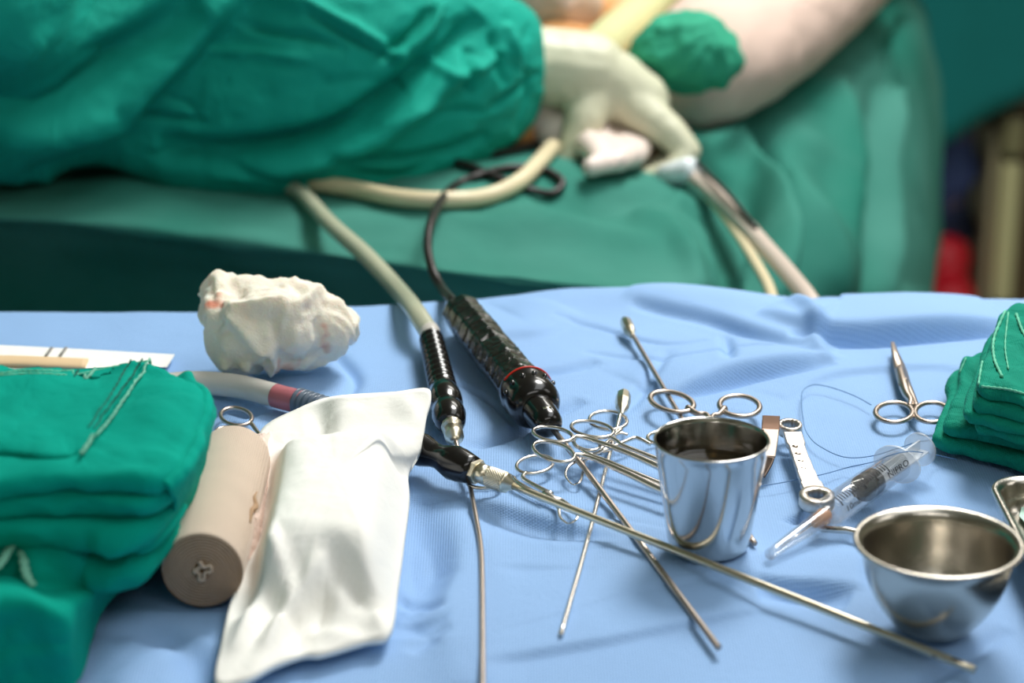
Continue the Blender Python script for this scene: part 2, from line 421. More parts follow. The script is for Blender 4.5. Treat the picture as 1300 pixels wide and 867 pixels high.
# the last rows hang over the far edge
tt = np.linspace(0, 1, ny); arc = tt*(FARY-.70+.28)
Y1 = np.minimum(.70+arc, FARY); over = np.maximum(arc-(FARY-.70), 0)
X2, Yb = np.meshgrid(xs, Y1); _, O2 = np.meshgrid(xs, over)
Yf = Yb-.012*np.exp(-((Yb-FARY)/.03)**2)*0 - .030*sstep(.02, -.22, X2)*sstep(1.35, 1.6, Yb)
Z2 = TZ+drape_height(X2, Yb)
r = .018
ang = np.clip(O2/r, 0, math.pi/2)
Yd = Yf+r*np.sin(ang)+.012*np.sin(X2*21+1.5)*sstep(.03, .2, O2)*.8
Zd = Z2-r*(1-np.cos(ang))-np.maximum(O2-r*math.pi/2, 0)
V = np.stack([X2, Yd, Zd], -1).reshape(-1, 3)
o = mesh_obj('surgical_drape', V.tolist(), grid_faces(ny, nx), M['blue'])
tag(o, 'pale blue woven drape spread over the instrument table', 'drape')
md = o.modifiers.new('thickness', 'SOLIDIFY'); md.thickness = .0006; md.offset = -1

# ------------------------------------------------------------------ operating table and its green drape
t = thing('operating_table', 'padded operating table hidden under the green drapes', 'operating table', (-.2, 2.4, 0))
bx('mattress', (-1.0, 2.02, .70), (.12, 2.62, .78), M['rubber'], t, .02)
bx('column', (-.5, 2.2, .08), (-.2, 2.5, .70), M['steel_b'], t, .01)
bx('base', (-.8, 2.1, 0), (.1, 2.6, .08), M['steel_b'], t, .01)

cols = [  # px, then visible (py, Y) from the back to the front edge, then the hanging (Y, z)
    (-420, [(-120, 3.0), (60, 2.3), (150, 2.1), (200, 1.98), (262, 1.87), (282, 1.84)], [(1.87, .855), (1.92, .78), (1.99, .55), (2.0, .12)]),
    (0,    [(-120, 3.0), (60, 2.3), (150, 2.1), (200, 1.98), (255, 1.87), (280, 1.84)], [(1.87, .855), (1.92, .78), (1.99, .55), (2.0, .12)]),
    (300,  [(-120, 3.0), (60, 2.3), (150, 2.1), (210, 1.97), (280, 1.84), (308, 1.80)], [(1.825, .85), (1.88, .78), (1.95, .55), (1.97, .12)]),
    (600,  [(-120, 3.0), (60, 2.32), (150, 2.1), (220, 1.94), (310, 1.79), (345, 1.735)], [(1.745, .845), (1.78, .77), (1.86, .5), (1.88, .12)]),
    (850,  [(-120, 3.0), (60, 2.4), (150, 2.18), (230, 2.0), (310, 1.83), (370, 1.735)], [(1.745, .845), (1.78, .77), (1.86, .5), (1.88, .12)]),
    (940,  [(-120, 3.0), (60, 2.42), (150, 2.24), (225, 2.1), (300, 1.94), (375, 1.84)], [(1.82, .74), (1.81, .6), (1.80, .4), (1.80, .12)]),
    (1020, [(-120, 3.0), (40, 2.52), (110, 2.36), (190, 2.2), (280, 2.06), (375, 1.98)], [(1.97, .7), (1.96, .55), (1.95, .35), (1.95, .12)]),
    (1095, [(-120, 3.05), (0, 2.75), (70, 2.58), (160, 2.4), (270, 2.28), (375, 2.2)], [(2.19, .62), (2.18, .5), (2.18, .3), (2.18, .12)]),
    (1152, [(-120, 3.1), (-20, 2.95), (60, 2.75), (160, 2.6), (270, 2.5), (375, 2.43)], [(2.42, .52), (2.42, .4), (2.42, .25), (2.42, .12)]),
    (1166, [(-120, 3.25), (-20, 3.1), (60, 3.0), (160, 2.9), (270, 2.82), (375, 2.78)], [(2.77, .42), (2.77, .35), (2.77, .25), (2.77, .12)]),
]
G = []
for px, vis, hang in cols:
    col = [py_(px, a, b) for a, b in vis]
    x0 = (px-650)/FPX
    for Yh, z in hang:
        p = Vector(col[-1]); p.y = Yh; p.z = min(z, col[-1].z-.02); p.x = col[len(vis)-1].x*(.995); col.append(p)
    G.append(catmull(col, 14))
NR = len(G[0]); surf = []
for i in range(NR): surf.append(catmull([G[j][i] for j in range(len(G))], 26))
NCc = len(surf[0]); P3 = np.array([[list(v) for v in row] for row in surf])
def normals(P):
    du = np.gradient(P, axis=1); dv = np.gradient(P, axis=0); n = np.cross(du, dv); n /= np.linalg.norm(n, axis=2, keepdims=True)+1e-12; return n
def to_px(P):
    d = P-np.array(CAM); k = FPX/(d @ np.array(CF)); return 650+d[..., 0]*k, 433.5-(d @ np.array(CU))*k
Nn = normals(P3); flip = np.sign((Nn @ np.array([0, -.6, .8])).mean()); Nn *= flip
PX, PY = to_px(P3)
D = .02*fbm(P3[..., 0]*7, P3[..., 1]*9+P3[..., 2]*4, 4)*1.2
for pts, kind, a, w in [
    ([(1146, 20), (1148, 120), (1148, 230), (1152, 375)], 'g', .05, 9), ([(1168, 0), (1168, 200), (1166, 420)], 'r', .03, 8),
    ([(1128, 60), (1132, 200), (1124, 400)], 'r', .025, 10), ([(1110, 100), (1120, 250), (1090, 420)], 'g', .02, 11),
    ([(1000, 210), (1040, 290), (1060, 400)], 'r', .03, 16), ([(940, 160), (1000, 230), (1020, 300), (1030, 400)], 'g', .04, 15),
    ([(880, 190), (940, 185), (985, 240), (985, 330), (980, 400)], 'r', .03, 12), ([(900, 220), (950, 240), (965, 300), (960, 400)], 'g', .03, 9),
    ([(860, 260), (910, 290), (935, 370)], 'g', .016, 9), ([(800, 270), (860, 300), (900, 370)], 'r', .012, 12),
    ([(1060, 90), (1080, 190), (1070, 300), (1080, 400)], 'r', .022, 14), ([(1125, 50), (1128, 90), (1130, 120)], 'g', .03, 8),
    ([(660, 250), (760, 262), (860, 250)], 'g', .012, 9), ([(620, 275), (740, 290), (840, 310)], 'r', .010, 10),
    ([(450, 255), (600, 285), (760, 300)], 'r', .006, 9)]:
    D = D+crease(PX, PY, pts, kind, a, w)
P3 = P3+Nn*D[..., None]
o = mesh_obj('surgical_drape', P3.reshape(-1, 3).tolist(), grid_faces(NR, NCc), M['opdrape'])
tag(o, 'large sea-green cloth drape hanging in folds over the operating table', 'drape')
bvh_op = BVHTree.FromPolygons([tuple(v) for v in P3.reshape(-1, 3)], grid_faces(NR, NCc))
def on_op(px, py, off=0.0):
    d = ray(px, py).normalized(); h, n, i, dist = bvh_op.ray_cast(CAM, d)
    if h is None: return py_(px, py, 2.0)
    if n.dot(d) > 0: n = -n
    return h+n*off if off < .03 else h-d*off

# ------------------------------------------------------------------ patient: limb in stockinette, painted skin
pt = thing('person', 'patient lying under the green drapes with limb in cream stockinette', 'person', (.1, 2.45, .85))
b = MB()
def P(px, py, Y): return py_(px, py, Y)
b.add(*capsule(P(560, 30, 2.62), P(735, 5, 2.42), .05, .034)); b.add(*capsule(P(735, 5, 2.42), P(750, 22, 2.36), .026, .016))
b.add(*capsule(P(640, 60, 2.48), P(760, 120, 2.30), .055, .05)); b.add(*capsule(P(760, 120, 2.32), P(900, 70, 2.28), .05, .045))
b.add(*capsule(P(900, 70, 2.3), P(1080, -60, 2.78), .045, .055)); b.add(*capsule(P(1080, -60, 2.78), P(1240, -200, 3.2), .055, .06))
b.add(*capsule(P(800, 15, 2.42), P(770, 20, 2.4), .018, .016)); b.add(*capsule(P(800, 12, 2.42), P(880, -40, 2.5), .02, .03))
b.add(*capsule(on_op(655, 185)+Vector((0, 0, .010)), on_op(700, 178)+Vector((0, .02, .014)), .016, .024)); b.add(*capsule(on_op(690, 180)+Vector((0, 0, .010)), P(720, 60, 2.4), .022, .05)); b.add(*capsule(on_op(820, 205)+Vector((0, .01, .006)), on_op(700, 178)+Vector((0, .05, .010)), .02, .03))
fuse('body', b, .008, M['skin'], pt, 8)
b = MB()
b.add(*tube(catmull([P(800, 132, 2.21), P(850, 108, 2.21), P(900, 78, 2.21), P(960, 38, 2.32), P(1030, -18, 2.5), P(1100, -90, 2.72)], 8),
            interp([.040, .052, .062, .066, .068, .072], 8), 28))
fuse('limb_wrap', b, .006, M['stock'], pt, 4, lambda v, n: raised(v, .002, 22))
b = MB(); b.add(*tube(catmull([P(560, 10, 2.50), P(650, 5, 2.42), P(720, 0, 2.36), P(742, 18, 2.33)], 8), interp([.05, .044, .036, .020], 8), 24))
fuse('limb_wrap', b, .006, M['stock'], pt, 4, lambda v, n: raised(v, .003, 30))
b = MB(); b.add(*tube(catmull([P(735, 90, 2.25), P(765, 60, 2.27), P(805, 25, 2.34), P(850, -20, 2.45)], 8), [.022]*25, 16))
tag(mesh_obj('elastic_bandage', b.V, b.F, mat('yellowish_bandage', '#c9cb98', .8, weave=.4, wscale=2.0)), 'yellowish cloth strip around the raised knee beyond the glove', 'bandage')

# green cloth bound round the limb
b = MB(); c0 = P(870, 66, 2.10)
b.add(*ellipsoid(c0, (.050, .040, .036), None, 64, 40))
def knob(v, n):
    d = v-(c0+Vector((.028, -.01, .03))); a = math.atan2(d.x, d.z); rr = math.hypot(d.x, d.z)
    return .0016*math.sin(a*15+2*noise.noise(v*40))*min(1, rr/.03)+raised(v, .007, 24)
fuse('cloth_wrap', b, .0028, mat('green_wrap_cotton', '#2a9a78', .85, wrinkle=.3, wrscale=40), None, 2, knob)
tag(bpy.data.objects['cloth_wrap'], 'round bundle of gathered green cloth bound over the cream wrapped limb', 'cloth')

# ------------------------------------------------------------------ surgeon
sg = thing('person', 'surgeon in a green gown reaching in from the left with a gloved hand', 'person', (-.95, 1.56, 0))
b = MB()
sh = Vector((-.60, 1.74, 1.33)); el = Vector((-.36, 1.92, 1.05)); wr = P(640, 84, 2.04)
b.add(*capsule((-.92, 1.55, .95), (-.80, 1.65, 1.30), .14, .15)); b.add(*capsule((-.98, 1.60, 1.34), (-.62, 1.74, 1.34), .07, .07))
b.add(*capsule((-.78, 1.68, 1.36), (-.74, 1.72, 1.48), .06, .055)); b.add(*ellipsoid((-.70, 1.77, 1.59), (.078, .095, .115)))
b.add(*capsule((-.64, 1.845, 1.57), (-.63, 1.87, 1.56), .012, .012))
for s in (-.08, .08):
    b.add(*capsule((-.92+s, 1.55, .95), (-.94+s, 1.52, .50), .08, .055)); b.add(*capsule((-.94+s, 1.52, .50), (-.94+s, 1.50, .09), .055, .04))
    b.add(*capsule((-.94+s, 1.50, .045), (-.93+s, 1.64, .04), .04, .033))
b.add(*capsule(sh, el, .06, .045)); b.add(*capsule(el, wr, .045, .031))
b.add(*capsule((-.98, 1.60, 1.33), (-1.04, 1.70, 1.08), .055, .045)); b.add(*capsule((-1.04, 1.70, 1.08), (-.98, 1.80, .98), .042, .03))
fuse('body', b, .012, M['plainskin'], sg, 6)
b = MB(); b.add(*ellipsoid((-.71, 1.755, 1.63), (.092, .105, .09))); fuse('surgical_cap', b, .008, M['cap'], sg, 3)
# gown body
rings = []
for z, rx, ry, cx, cy in [(1.44, .10, .09, -.79, 1.67), (1.40, .23, .13, -.81, 1.65), (1.25, .23, .16, -.84, 1.63), (1.0, .20, .16, -.90, 1.56), (.8, .21, .17, -.92, 1.53), (.45, .24, .18, -.94, 1.51)]:
    rings.append([Vector((cx+rx*math.cos(2*math.pi*k/72)*(1+.05*math.sin(k*1.3)*(1.44-z)), cy+ry*math.sin(2*math.pi*k/72)*(1+.05*math.sin(k*1.1)*(1.44-z)), z)) for k in range(72)])
cols_ = [catmull([rg[k] for rg in rings], 6) for k in range(72)]
V = [cols_[k][i] for i in range(len(cols_[0])) for k in range(72)]
o = mesh_obj('gown_body', V, grid_faces(len(cols_[0]), 72, True), M['gown'], sg); mm = o.modifiers.new('t', 'SOLIDIFY'); mm.thickness = .003
# sleeve: centre line and half heights measured across the arm
spec = [(-300, 40, 1.86, 185), (-150, 62, 1.88, 172), (0, 76, 1.90, 158), (130, 86, 1.93, 162), (260, 100, 1.95, 174), (380, 112, 1.96, 186), (450, 112, 1.97, 184),
        (520, 106, 1.985, 168), (580, 98, 2.0, 142), (630, 90, 2.015, 108), (660, 85, 2.03, 84), (676, 83, 2.04, 68), (684, 82, 2.045, 55), (683, 82, 2.05, 48)]
cen = catmull([py_(a, b2, c2) for a, b2, c2, d2 in spec], 22); rad = interp([d2*((py_(a, b2, c2)-CAM).dot(CF))/FPX for a, b2, c2, d2 in spec], 22)
NA = 200; rows = []
for i, (c, rr) in enumerate(zip(cen, rad)):
    tg = (cen[min(i+1, len(cen)-1)]-cen[max(i-1, 0)]).normalized() if i < len(cen)-8 else Vector((1, .1, 0)).normalized()
    tg = Vector((1, .15, 0)).normalized()
    s = tg.cross(Vector((0, 0, 1))).normalized(); u = s.cross(tg)
    depth = min(rr*.75, .085)
    rows.append([c+s*math.cos(2*math.pi*k/NA)*depth+u*math.sin(2*math.pi*k/NA)*rr for k in range(NA)])
P3 = np.array([[list(v) for v in row] for row in rows])
dv = np.gradient(P3, axis=0); du = np.roll(P3, -1, 1)-np.roll(P3, 1, 1); Nn = np.cross(du, dv); Nn /= np.linalg.norm(Nn, axis=2, keepdims=True)+1e-12
cc = np.array([list(c) for c in cen])[:, None, :]; Nn *= np.sign(((P3-cc)*Nn).sum(2).mean())
PX, PY = to_px(P3); front = (Nn[..., 1] < .3)
D = .010*fbm(PX/70+PY/120, PY/45-PX/150, 4)
E = np.zeros_like(D)
for pts, kind, a, w, rec in [
    ([(-60, 130), (60, 88), (150, 42), (240, -20)], 's', -.026, 6, 60),
    ([(60, 225), (150, 190), (200, 130), (250, 70), (320, -30)], 's', -.030, 7, 80),
    ([(0, 180), (80, 170), (150, 150)], 'r', .010, 26, 0),
    ([(30, 226), (100, 205), (160, 180)], 'g', .008, 12, 0),
    ([(200, 215), (300, 200), (420, 170), (500, 120), (560, 70), (610, 20)], 'g', .026, 17, 0),
    ([(260, 225), (380, 205), (470, 175), (540, 125), (600, 70)], 'r', .012, 16, 0),
    ([(310, 20), (350, 38), (400, 50), (440, 62)], 'g', .007, 6, 0), ([(370, -5), (420, 20), (480, 55), (520, 80)], 'r', .008, 7, 0),
    ([(380, 8), (440, 45), (500, 75)], 'g', .006, 6, 0), ([(500, 80), (540, 40), (560, 0)], 'r', .012, 8, 0), ([(480, 70), (520, 45), (550, 10)], 'g', .010, 7, 0),
    ([(580, 30), (560, 65), (568, 95), (600, 88), (640, 60)], 'r', .008, 6, 0), ([(600, 60), (590, 90), (600, 120)], 'g', .008, 7, 0),
    ([(640, 30), (650, 60), (665, 90)], 'r', .006, 7, 0), ([(625, 40), (632, 80), (640, 110)], 'g', .007, 6, 0), ([(670, 30), (660, 70), (672, 110), (650, 170)], 'g', .004, 5, 0),
    ([(620, 140), (660, 110), (685, 90)], 'g', .006, 5, 0), ([(150, 180), (200, 175), (270, 168)], 'g', .006, 5, 0), ([(210, 145), (240, 150), (250, 168)], 'g', .005, 4, 0),
    ([(400, 195), (480, 205), (560, 195), (620, 170)], 'g', .008, 8, 0), ([(180, 226), (260, 218), (330, 222), (420, 238)], 'g', .007, 5, 0),
    ([(430, 215), (500, 225), (560, 205)], 'g', .005, 6, 0), ([(260, 60), (330, 66), (400, 78)], 'r', .004, 6, 0), ([(400, 110), (450, 100), (500, 105)], 'g', .003, 5, 0),
    ([(540, 150), (580, 140), (620, 142)], 'g', .004, 5, 0), ([(440, 150), (500, 150), (560, 130)], 'r', .004, 9, 0)]:
    E = E+crease(PX, PY, pts, kind, a*1.35, w*.9, rec or None)
D = D+np.where(front, E, 0)
D *= np.linspace(1, 1, D.shape[0])[:, None]
D[-24:] *= np.linspace(1, .15, 24)[:, None]
P3 = P3+Nn*D[..., None]
o = mesh_obj('gown_sleeve', P3.reshape(-1, 3).tolist(), grid_faces(P3.shape[0], NA, True), M['gown'], sg)
b = MB(); b.add(*tube(catmull([(-.70, 1.71, 1.385), (-.60, 1.76, 1.34), (-.50, 1.83, 1.20), (-.42, 1.89, 1.07), (-.38, 1.92, 1.0)], 10), interp([.075, .098, .100, .100, .07], 10), 40))
b.V = [v+Vector((raised(v, .02, 9), raised(v+Vector((3, 0, 0)), .012, 12), 0)) for v in b.V]; b.build('upper_sleeve', M['gown'], sg)
# gloved hand
b = MB(); Yg = 2.06
def seg(pts, rs):
    for (a, c), (r0, r1) in zip(zip(pts[:-1], pts[1:]), zip(rs[:-1], rs[1:])): b.add(*capsule(a, c, r0, r1))
b.add(*capsule(P(672, 82, 2.055), P(745, 92, 2.06), .0345, .036)); b.add(*ellipsoid(P(770, 112, 2.07), (.048, .030, .036), Matrix.Rotation(math.radians(25), 3, 'Y')))
b.add(*capsule(P(745, 92, 2.06), P(812, 128, 2.06), .034, .027)); b.add(*capsule(P(745, 110, 2.075), P(800, 150, 2.08), .03, .024))
for (k, (kx, ky, tx, ty, ex, ey, fx, fy, Y0)) in enumerate([
        (850, 168, 872, 192, 858, 216, 822, 226, 2.02), (838, 160, 862, 190, 842, 212, 806, 222, 2.05),
        (824, 158, 848, 186, 828, 208, 796, 214, 2.08), (808, 158, 828, 180, 812, 200, 786, 206, 2.11)]):
    seg([P(800-k*8, 130+k*3, Y0+.03), P(kx, ky, Y0+.01), P(tx, ty, Y0), P(ex, ey, Y0-.01), P(fx, fy, Y0-.01)], [.021, .0155, .0125, .0115, .0095])
seg([P(752, 118, 2.05), P(742, 150, 2.03), P(730, 180, 2.02), P(714, 214, 2.01)], [.027, .019, .0145, .010])
fuse('glove', b, .0024, M['glove'], sg, 7, lambda v, n: raised(v, .0007, 40))
# the other hand, mostly behind the first
b = MB()
Q = lambda x, y, h=.012: on_op(x, y, 0)+Vector((0, 0, h))
b.add(*capsule(Q(620, 165, .02), Q(690, 182, .02), .026, .024)); b.add(*ellipsoid(Q(728, 195, .018), (.036, .022, .022)))
seg([Q(760, 188, .016), Q(792, 190, .016), Q(814, 206, .016), Q(802, 222, .016)], [.019, .015, .0125, .0105])
seg([Q(760, 195, .016), Q(784, 200, .016), Q(802, 216, .016), Q(784, 228, .016)], [.017, .014, .0115, .010])
seg([Q(757, 202, .016), Q(774, 212, .016), Q(786, 224, .016), Q(767, 232, .016)], [.015, .012, .011, .009])
seg([Q(747, 205, .016), Q(760, 218, .016), Q(764, 230, .016), Q(750, 236, .016)], [.013, .011, .0095, .0085])
seg([Q(737, 182, .016), Q(757, 174, .016), Q(780, 180, .016), Q(794, 188, .016)], [.017, .013, .011, .0095])
fuse('glove', b, .0026, M['glove2'], sg, 5)
bpy.data.objects['glove.001']['label'] = 'pinkish-white glove below the bent wrist'

# ------------------------------------------------------------------ tubes and cables on the green drape
def run(pts, n=8): return catmull(pts, n)
rt = .0072
path = [on_op(x, y, rt) for x, y in [(380, 240), (450, 250), (505, 260), (560, 265), (615, 260), (655, 243), (682, 218), (700, 196)]]
b = MB(); b.add(*tube(run(path), rt, 14)); tag(b.build('suction_tube', M['tubebeige']), 'beige tube curving under the gown sleeve on the green drape', 'tube')
tt_ = thing('tube_bundle', 'pair of tubes with a white connector running down from the gloved fingers', 'tube', P(900, 250, 2.0))
b = MB(); path = [P(872, 220, 1.985), P(895, 236, 1.965), P(930, 268, 1.91), P(970, 312, 1.83), P(1005, 352, 1.75), P(1032, 388, 1.69), P(1045, 430, 1.66), P(1048, 520, 1.655)]
b.add(*tube(run(path), .0072, 14)); b.build('tube', M['tubepink'], tt_)
b = MB(); path = [P(885, 232, 1.975), P(905, 255, 1.95), P(935, 295, 1.88), P(960, 335, 1.80), P(978, 370, 1.74), P(985, 410, 1.69), P(988, 520, 1.675)]
b.add(*tube(run(path), .0045, 12)); b.build('tube', M['tubebeige'], tt_)
b = MB(); b.add(*lathe(P(838, 224, 2.0), P(884, 214, 1.98), [(0, .004), (.05, .009), (.45, .0105), (.8, .0115), (.95, .010), (1, .006)]))
b.build('connector', mat('white_connector', '#dfe8ea', .35), tt_)
b = MB(); b.add(*tube(run([P(884, 206, 1.985), P(900, 222, 1.96), P(925, 246, 1.915), P(960, 290, 1.85)]), .002, 10))
b.build('wire', M['cable'], tt_)

# ------------------------------------------------------------------ background person, cart
bp = thing('person', 'person behind in a teal gown, dark blue trousers and red clogs', 'person', (.68, 4.1, 0))
b = MB(); X0 = .68; Y0 = 4.1
for s in (-.09, .085):
    b.add(*capsule((X0+s, Y0, .9), (X0+s, Y0, .48), .08, .055)); b.add(*capsule((X0+s, Y0, .48), (X0+s, Y0, .1), .055, .04))
    b.add(*capsule((X0+s, Y0+.02, .05), (X0+s, Y0-.12, .045), .035, .035))
b.add(*capsule((X0, Y0, .95), (X0, Y0, 1.38), .14, .15)); b.add(*capsule((X0-.18, Y0, 1.40), (X0+.18, Y0, 1.40), .06, .06))
b.add(*capsule((X0, Y0, 1.42), (X0, Y0, 1.52), .055, .055)); b.add(*ellipsoid((X0, Y0-.01, 1.64), (.078, .098, .12)))
for s in (-1, 1): b.add(*capsule((X0+s*.2, Y0, 1.38), (X0+s*.25, Y0-.05, 1.1), .05, .04)); b.add(*capsule((X0+s*.25, Y0-.05, 1.1), (X0+s*.15, Y0-.25, 1.05), .04, .03))
fuse('body', b, .014, M['plainskin'], bp, 6)
for s in (-.09, .085):
    V, F = tube([(X0+s, Y0, .92), (X0+s, Y0, .6), (X0+s, Y0-.01, .4), (X0+s-.005, Y0, .25), (X0+s, Y0, .13)], [.10, .085, .072, .068, .070], 20); mesh_obj('trouser_leg', V, F, M['scrub'], bp)
    b = MB(); b.add(*capsule((X0+s, Y0+.04, .05), (X0+s, Y0-.13, .045), .044, .046)); b.add(*capsule((X0+s, Y0+.03, .1), (X0+s, Y0-.06, .10), .045, .045)); fuse('clog', b, .008, M['redshoe'], bp, 3)
# teal gown with the hem rising to the right
rows = []
for i in range(30):
    f = i/29
    row = []
    for k in range(60):
        a = 2*math.pi*k/60; hem = .335+.14*max(0, math.cos(a)-.1)+.01*math.sin(3*a)
        z = 1.46-(1.46-hem)*f; rr = .09+.12*min(1, f*7)+.02*f; w = 1+.05*math.sin(7*a)*f
        row.append(Vector((X0+.02+rr*1.05*math.cos(a)*w, Y0+rr*.8*math.sin(a)*w, z)))
    rows.append(row)
o = mesh_obj('gown', [v for r_ in rows for v in r_], grid_faces(30, 60, True), M['teal'], bp); mm = o.modifiers.new('t', 'SOLIDIFY'); mm.thickness = .004
ct = thing('equipment_cart', 'low cream equipment cabinet with an olive top standing behind at the right edge', 'cart', (1.0, 4.2, 0))
def cx(px): return (px-650)/FPX*(4.0*math.cos(PITCH)+1.3*math.sin(PITCH))
bx('panel', (cx(1266), 4.0, .03), (cx(1292), 4.4, .285), M['cream'], ct, .006)
bx('side_frame', (cx(1253), 4.02, .02), (cx(1264.5), 4.4, .34), mat('grey_beige_enamel', '#a39a7c', .5), ct, .004)
bx('side_frame', (cx(1294), 4.01, .02), (cx(1350), 4.4, .40), M['brown'], ct, .005)
bx('drawer_unit', (cx(1264), 3.99, .30), (cx(1292), 4.4, .37), M['olive'], ct, .008)
bx('top_shelf', (cx(1250), 3.98, .385), (cx(1352), 4.4, .405), M['brown'], ct, .004)
for x_, y_ in ((cx(1262), 4.06), (cx(1340), 4.06), (cx(1262), 4.34), (cx(1340), 4.34)): V, F = ellipsoid((x_, y_, .012), (.008, .012, .012)); mesh_obj('caster', V, F, M['rubber'], ct)

# ------------------------------------------------------------------ things on the instrument table
def A(px, py, h=0.0): return at(px, py, h)
def ell(cx_, cy_, a, b_, ang, h, n=40, dh=(0, 0)):
    """an oval lying at height h, given by its look in the picture frame; dh tilts it"""
    out = []
    ca, sa = math.cos(math.radians(ang)), math.sin(math.radians(ang))
    for k in range(n):
        t = 2*math.pi*k/n; x = a*math.cos(t); y = b_*math.sin(t)
        out.append(at(cx_+x*ca-y*sa, cy_+x*sa+y*ca, h+dh[0]*math.cos(t)+dh[1]*math.sin(t)))
    return out
def line(pts, n=8): return catmull([A(*p) for p in pts], n)

# --- folded gown, left foreground
g = thing('folded_gown', 'large folded dark green cotton gown with stitched pocket seam in the left foreground', 'gown', A(60, 800, 0))
def gout(h, pts): return [tuple(at(x, y, h)[:2]) for x, y in pts]
top = [(262, 515), (258, 492), (238, 472), (190, 456), (120, 462), (0, 470), (-150, 478), (-330, 500), (-360, 560), (-330, 640), (-150, 628), (0, 612), (110, 604), (190, 604), (228, 588), (250, 552)]
def dtop(v):
    x, y = project(v)
    n = raised(v, .005, 16)+.5*raised(v, .004, 45)
    f = max(0.0, min(1.0, (v.z-TZ-.055)/.035))
    # sag towards the back left, soft hollow between the seams
    v = Vector(v); v.z += f*(n*.8-.010*math.exp(-((x-110)/60)**2-((y-465)/16)**2)+.004*math.exp(-((x-200)/50)**2-((y-520)/40)**2))
    v.x += n*.4; v.y += n*.6
    return v
b = MB(); b.add(*slab(gout(.092, top), TZ+.080, TZ+.094, .007, 12, 24, dtop))
b.build('top_fold', M['green'], g)
def dl(seed, a=.004):
    def f(v):
        n = raised(v+Vector((seed, 0, 0)), a, 14)+raised(v+Vector((0, seed, 0)), a*.4, 40); v = Vector(v); v.y += n*2.2; v.x += n; v.z += n*.6; return v
    return f
for i, (z0_, z1_, ex, er_) in enumerate([(.069, .0815, 0, .006), (.054, .070, 1, .008), (.046, .0555, -5, .0045), (.026, .047, 3, .010)]):
    ins = (5, 13, 22, 34)[i]; lay = [(x-ins*float(sstep(60, 240, x)), y+(ex if y > 590 else 0)-(0 if x < 200 else ins*.2)) for x, y in top]
    b = MB(); b.add(*slab(gout(.092, lay), TZ+z0_, TZ+z1_, er_, 12, 10, dl(3.1+i*2.7, .005))); b.build('fold', M['green'], g)
base = [(232, 640), (215, 600), (150, 560), (-100, 560), (-380, 600), (-420, 820), (-200, 850), (50, 850), (80, 848), (90, 838), (98, 822), (108, 800), (125, 770), (160, 735), (205, 690)]
b = MB(); b.add(*slab(gout(0, base), TZ+.001, TZ+.030, .014, 12, 14, dl(11.3, .007))); b.build('fold', M['green'], g)
ctl = [[(186, 606, .084), (222, 584, .088), (243, 548, .088), (247, 508, .088), (228, 480, .087)],
       [(212, 620, .084), (242, 590, .086), (259, 548, .087), (263, 508, .087), (244, 474, .088)],
       [(212, 655, .056), (238, 622, .058), (252, 582, .060), (255, 546, .060), (240, 520, .060)],
       [(196, 690, .030), (224, 655, .030), (238, 622, .030), (236, 592, .030), (220, 560, .030)],
       [(170, 716, .008), (204, 692, .006), (228, 657, .003), (224, 632, .002), (204, 600, .002)]]
rows_ = [catmull([A(*p) for p in r_], 16) for r_ in ctl]; colz = [catmull([r_[k] for r_ in rows_], 16) for k in range(len(rows_[0]))]; V = []
for i in range(len(colz[0])):
    for k in range(len(colz)):
        v = colz[k][i].copy(); n_ = raised(v, .005, 16)+raised(v, .0012, 50); v.x += n_+.001; v.z = max(TZ+.001, v.z+n_*.6); V.append(v)
o = mesh_obj('side_fold', V, grid_faces(len(colz[0]), len(colz)), M['green'], g); mm = o.modifiers.new('t', 'SOLIDIFY'); mm.thickness = .0022; mm.offset = -1
# loose front panel: a sheet draping from the middle folds down to the table
ctl = [  # rows from top to bottom, (px, py, h)
    [(-220, 668, .040), (-60, 672, .040), (20, 676, .042), (90, 680, .040), (150, 668, .038), (205, 642, .032), (234, 604, .028)],
    [(-220, 690, .060), (-60, 690, .060), (10, 690, .054), (62, 684, .056), (120, 712, .040), (180, 680, .026), (226, 650, .016)],
    [(-220, 745, .056), (-60, 740, .054), (6, 730, .040), (50, 748, .036), (105, 748, .030), (150, 725, .022), (196, 702, .010)],
    [(-220, 775, .060), (-60, 762, .058), (16, 760, .052), (74, 778, .046), (96, 772, .036), (114, 768, .020), (132, 764, .004)],
    [(-220, 830, .034), (-60, 826, .030), (20, 824, .026), (78, 826, .024), (92, 820, .020), (104, 816, .010), (112, 810, .002)],
    [(-220, 905, .001), (-60, 895, .001), (20, 885, .001), (76, 878, .001), (92, 870, .001), (98, 864, .001), (104, 850, .001)]]
rows_ = [catmull([A(*p) for p in r_], 16) for r_ in ctl]
colz = [catmull([r_[k] for r_ in rows_], 16) for k in range(len(rows_[0]))]
V = []; nr_ = len(colz[0])
for i in range(nr_):
    for k in range(len(colz)):
        v = colz[k][i].copy(); n_ = raised(v, .006, 14)+raised(v, .0015, 45); v.z = max(TZ+.001, v.z+n_); v.y -= n_*1.5; V.append(v)
o = mesh_obj('front_panel', V, grid_faces(nr_, len(colz)), M['green'], g); mm = o.modifiers.new('t', 'SOLIDIFY'); mm.thickness = .0022; mm.offset = -1
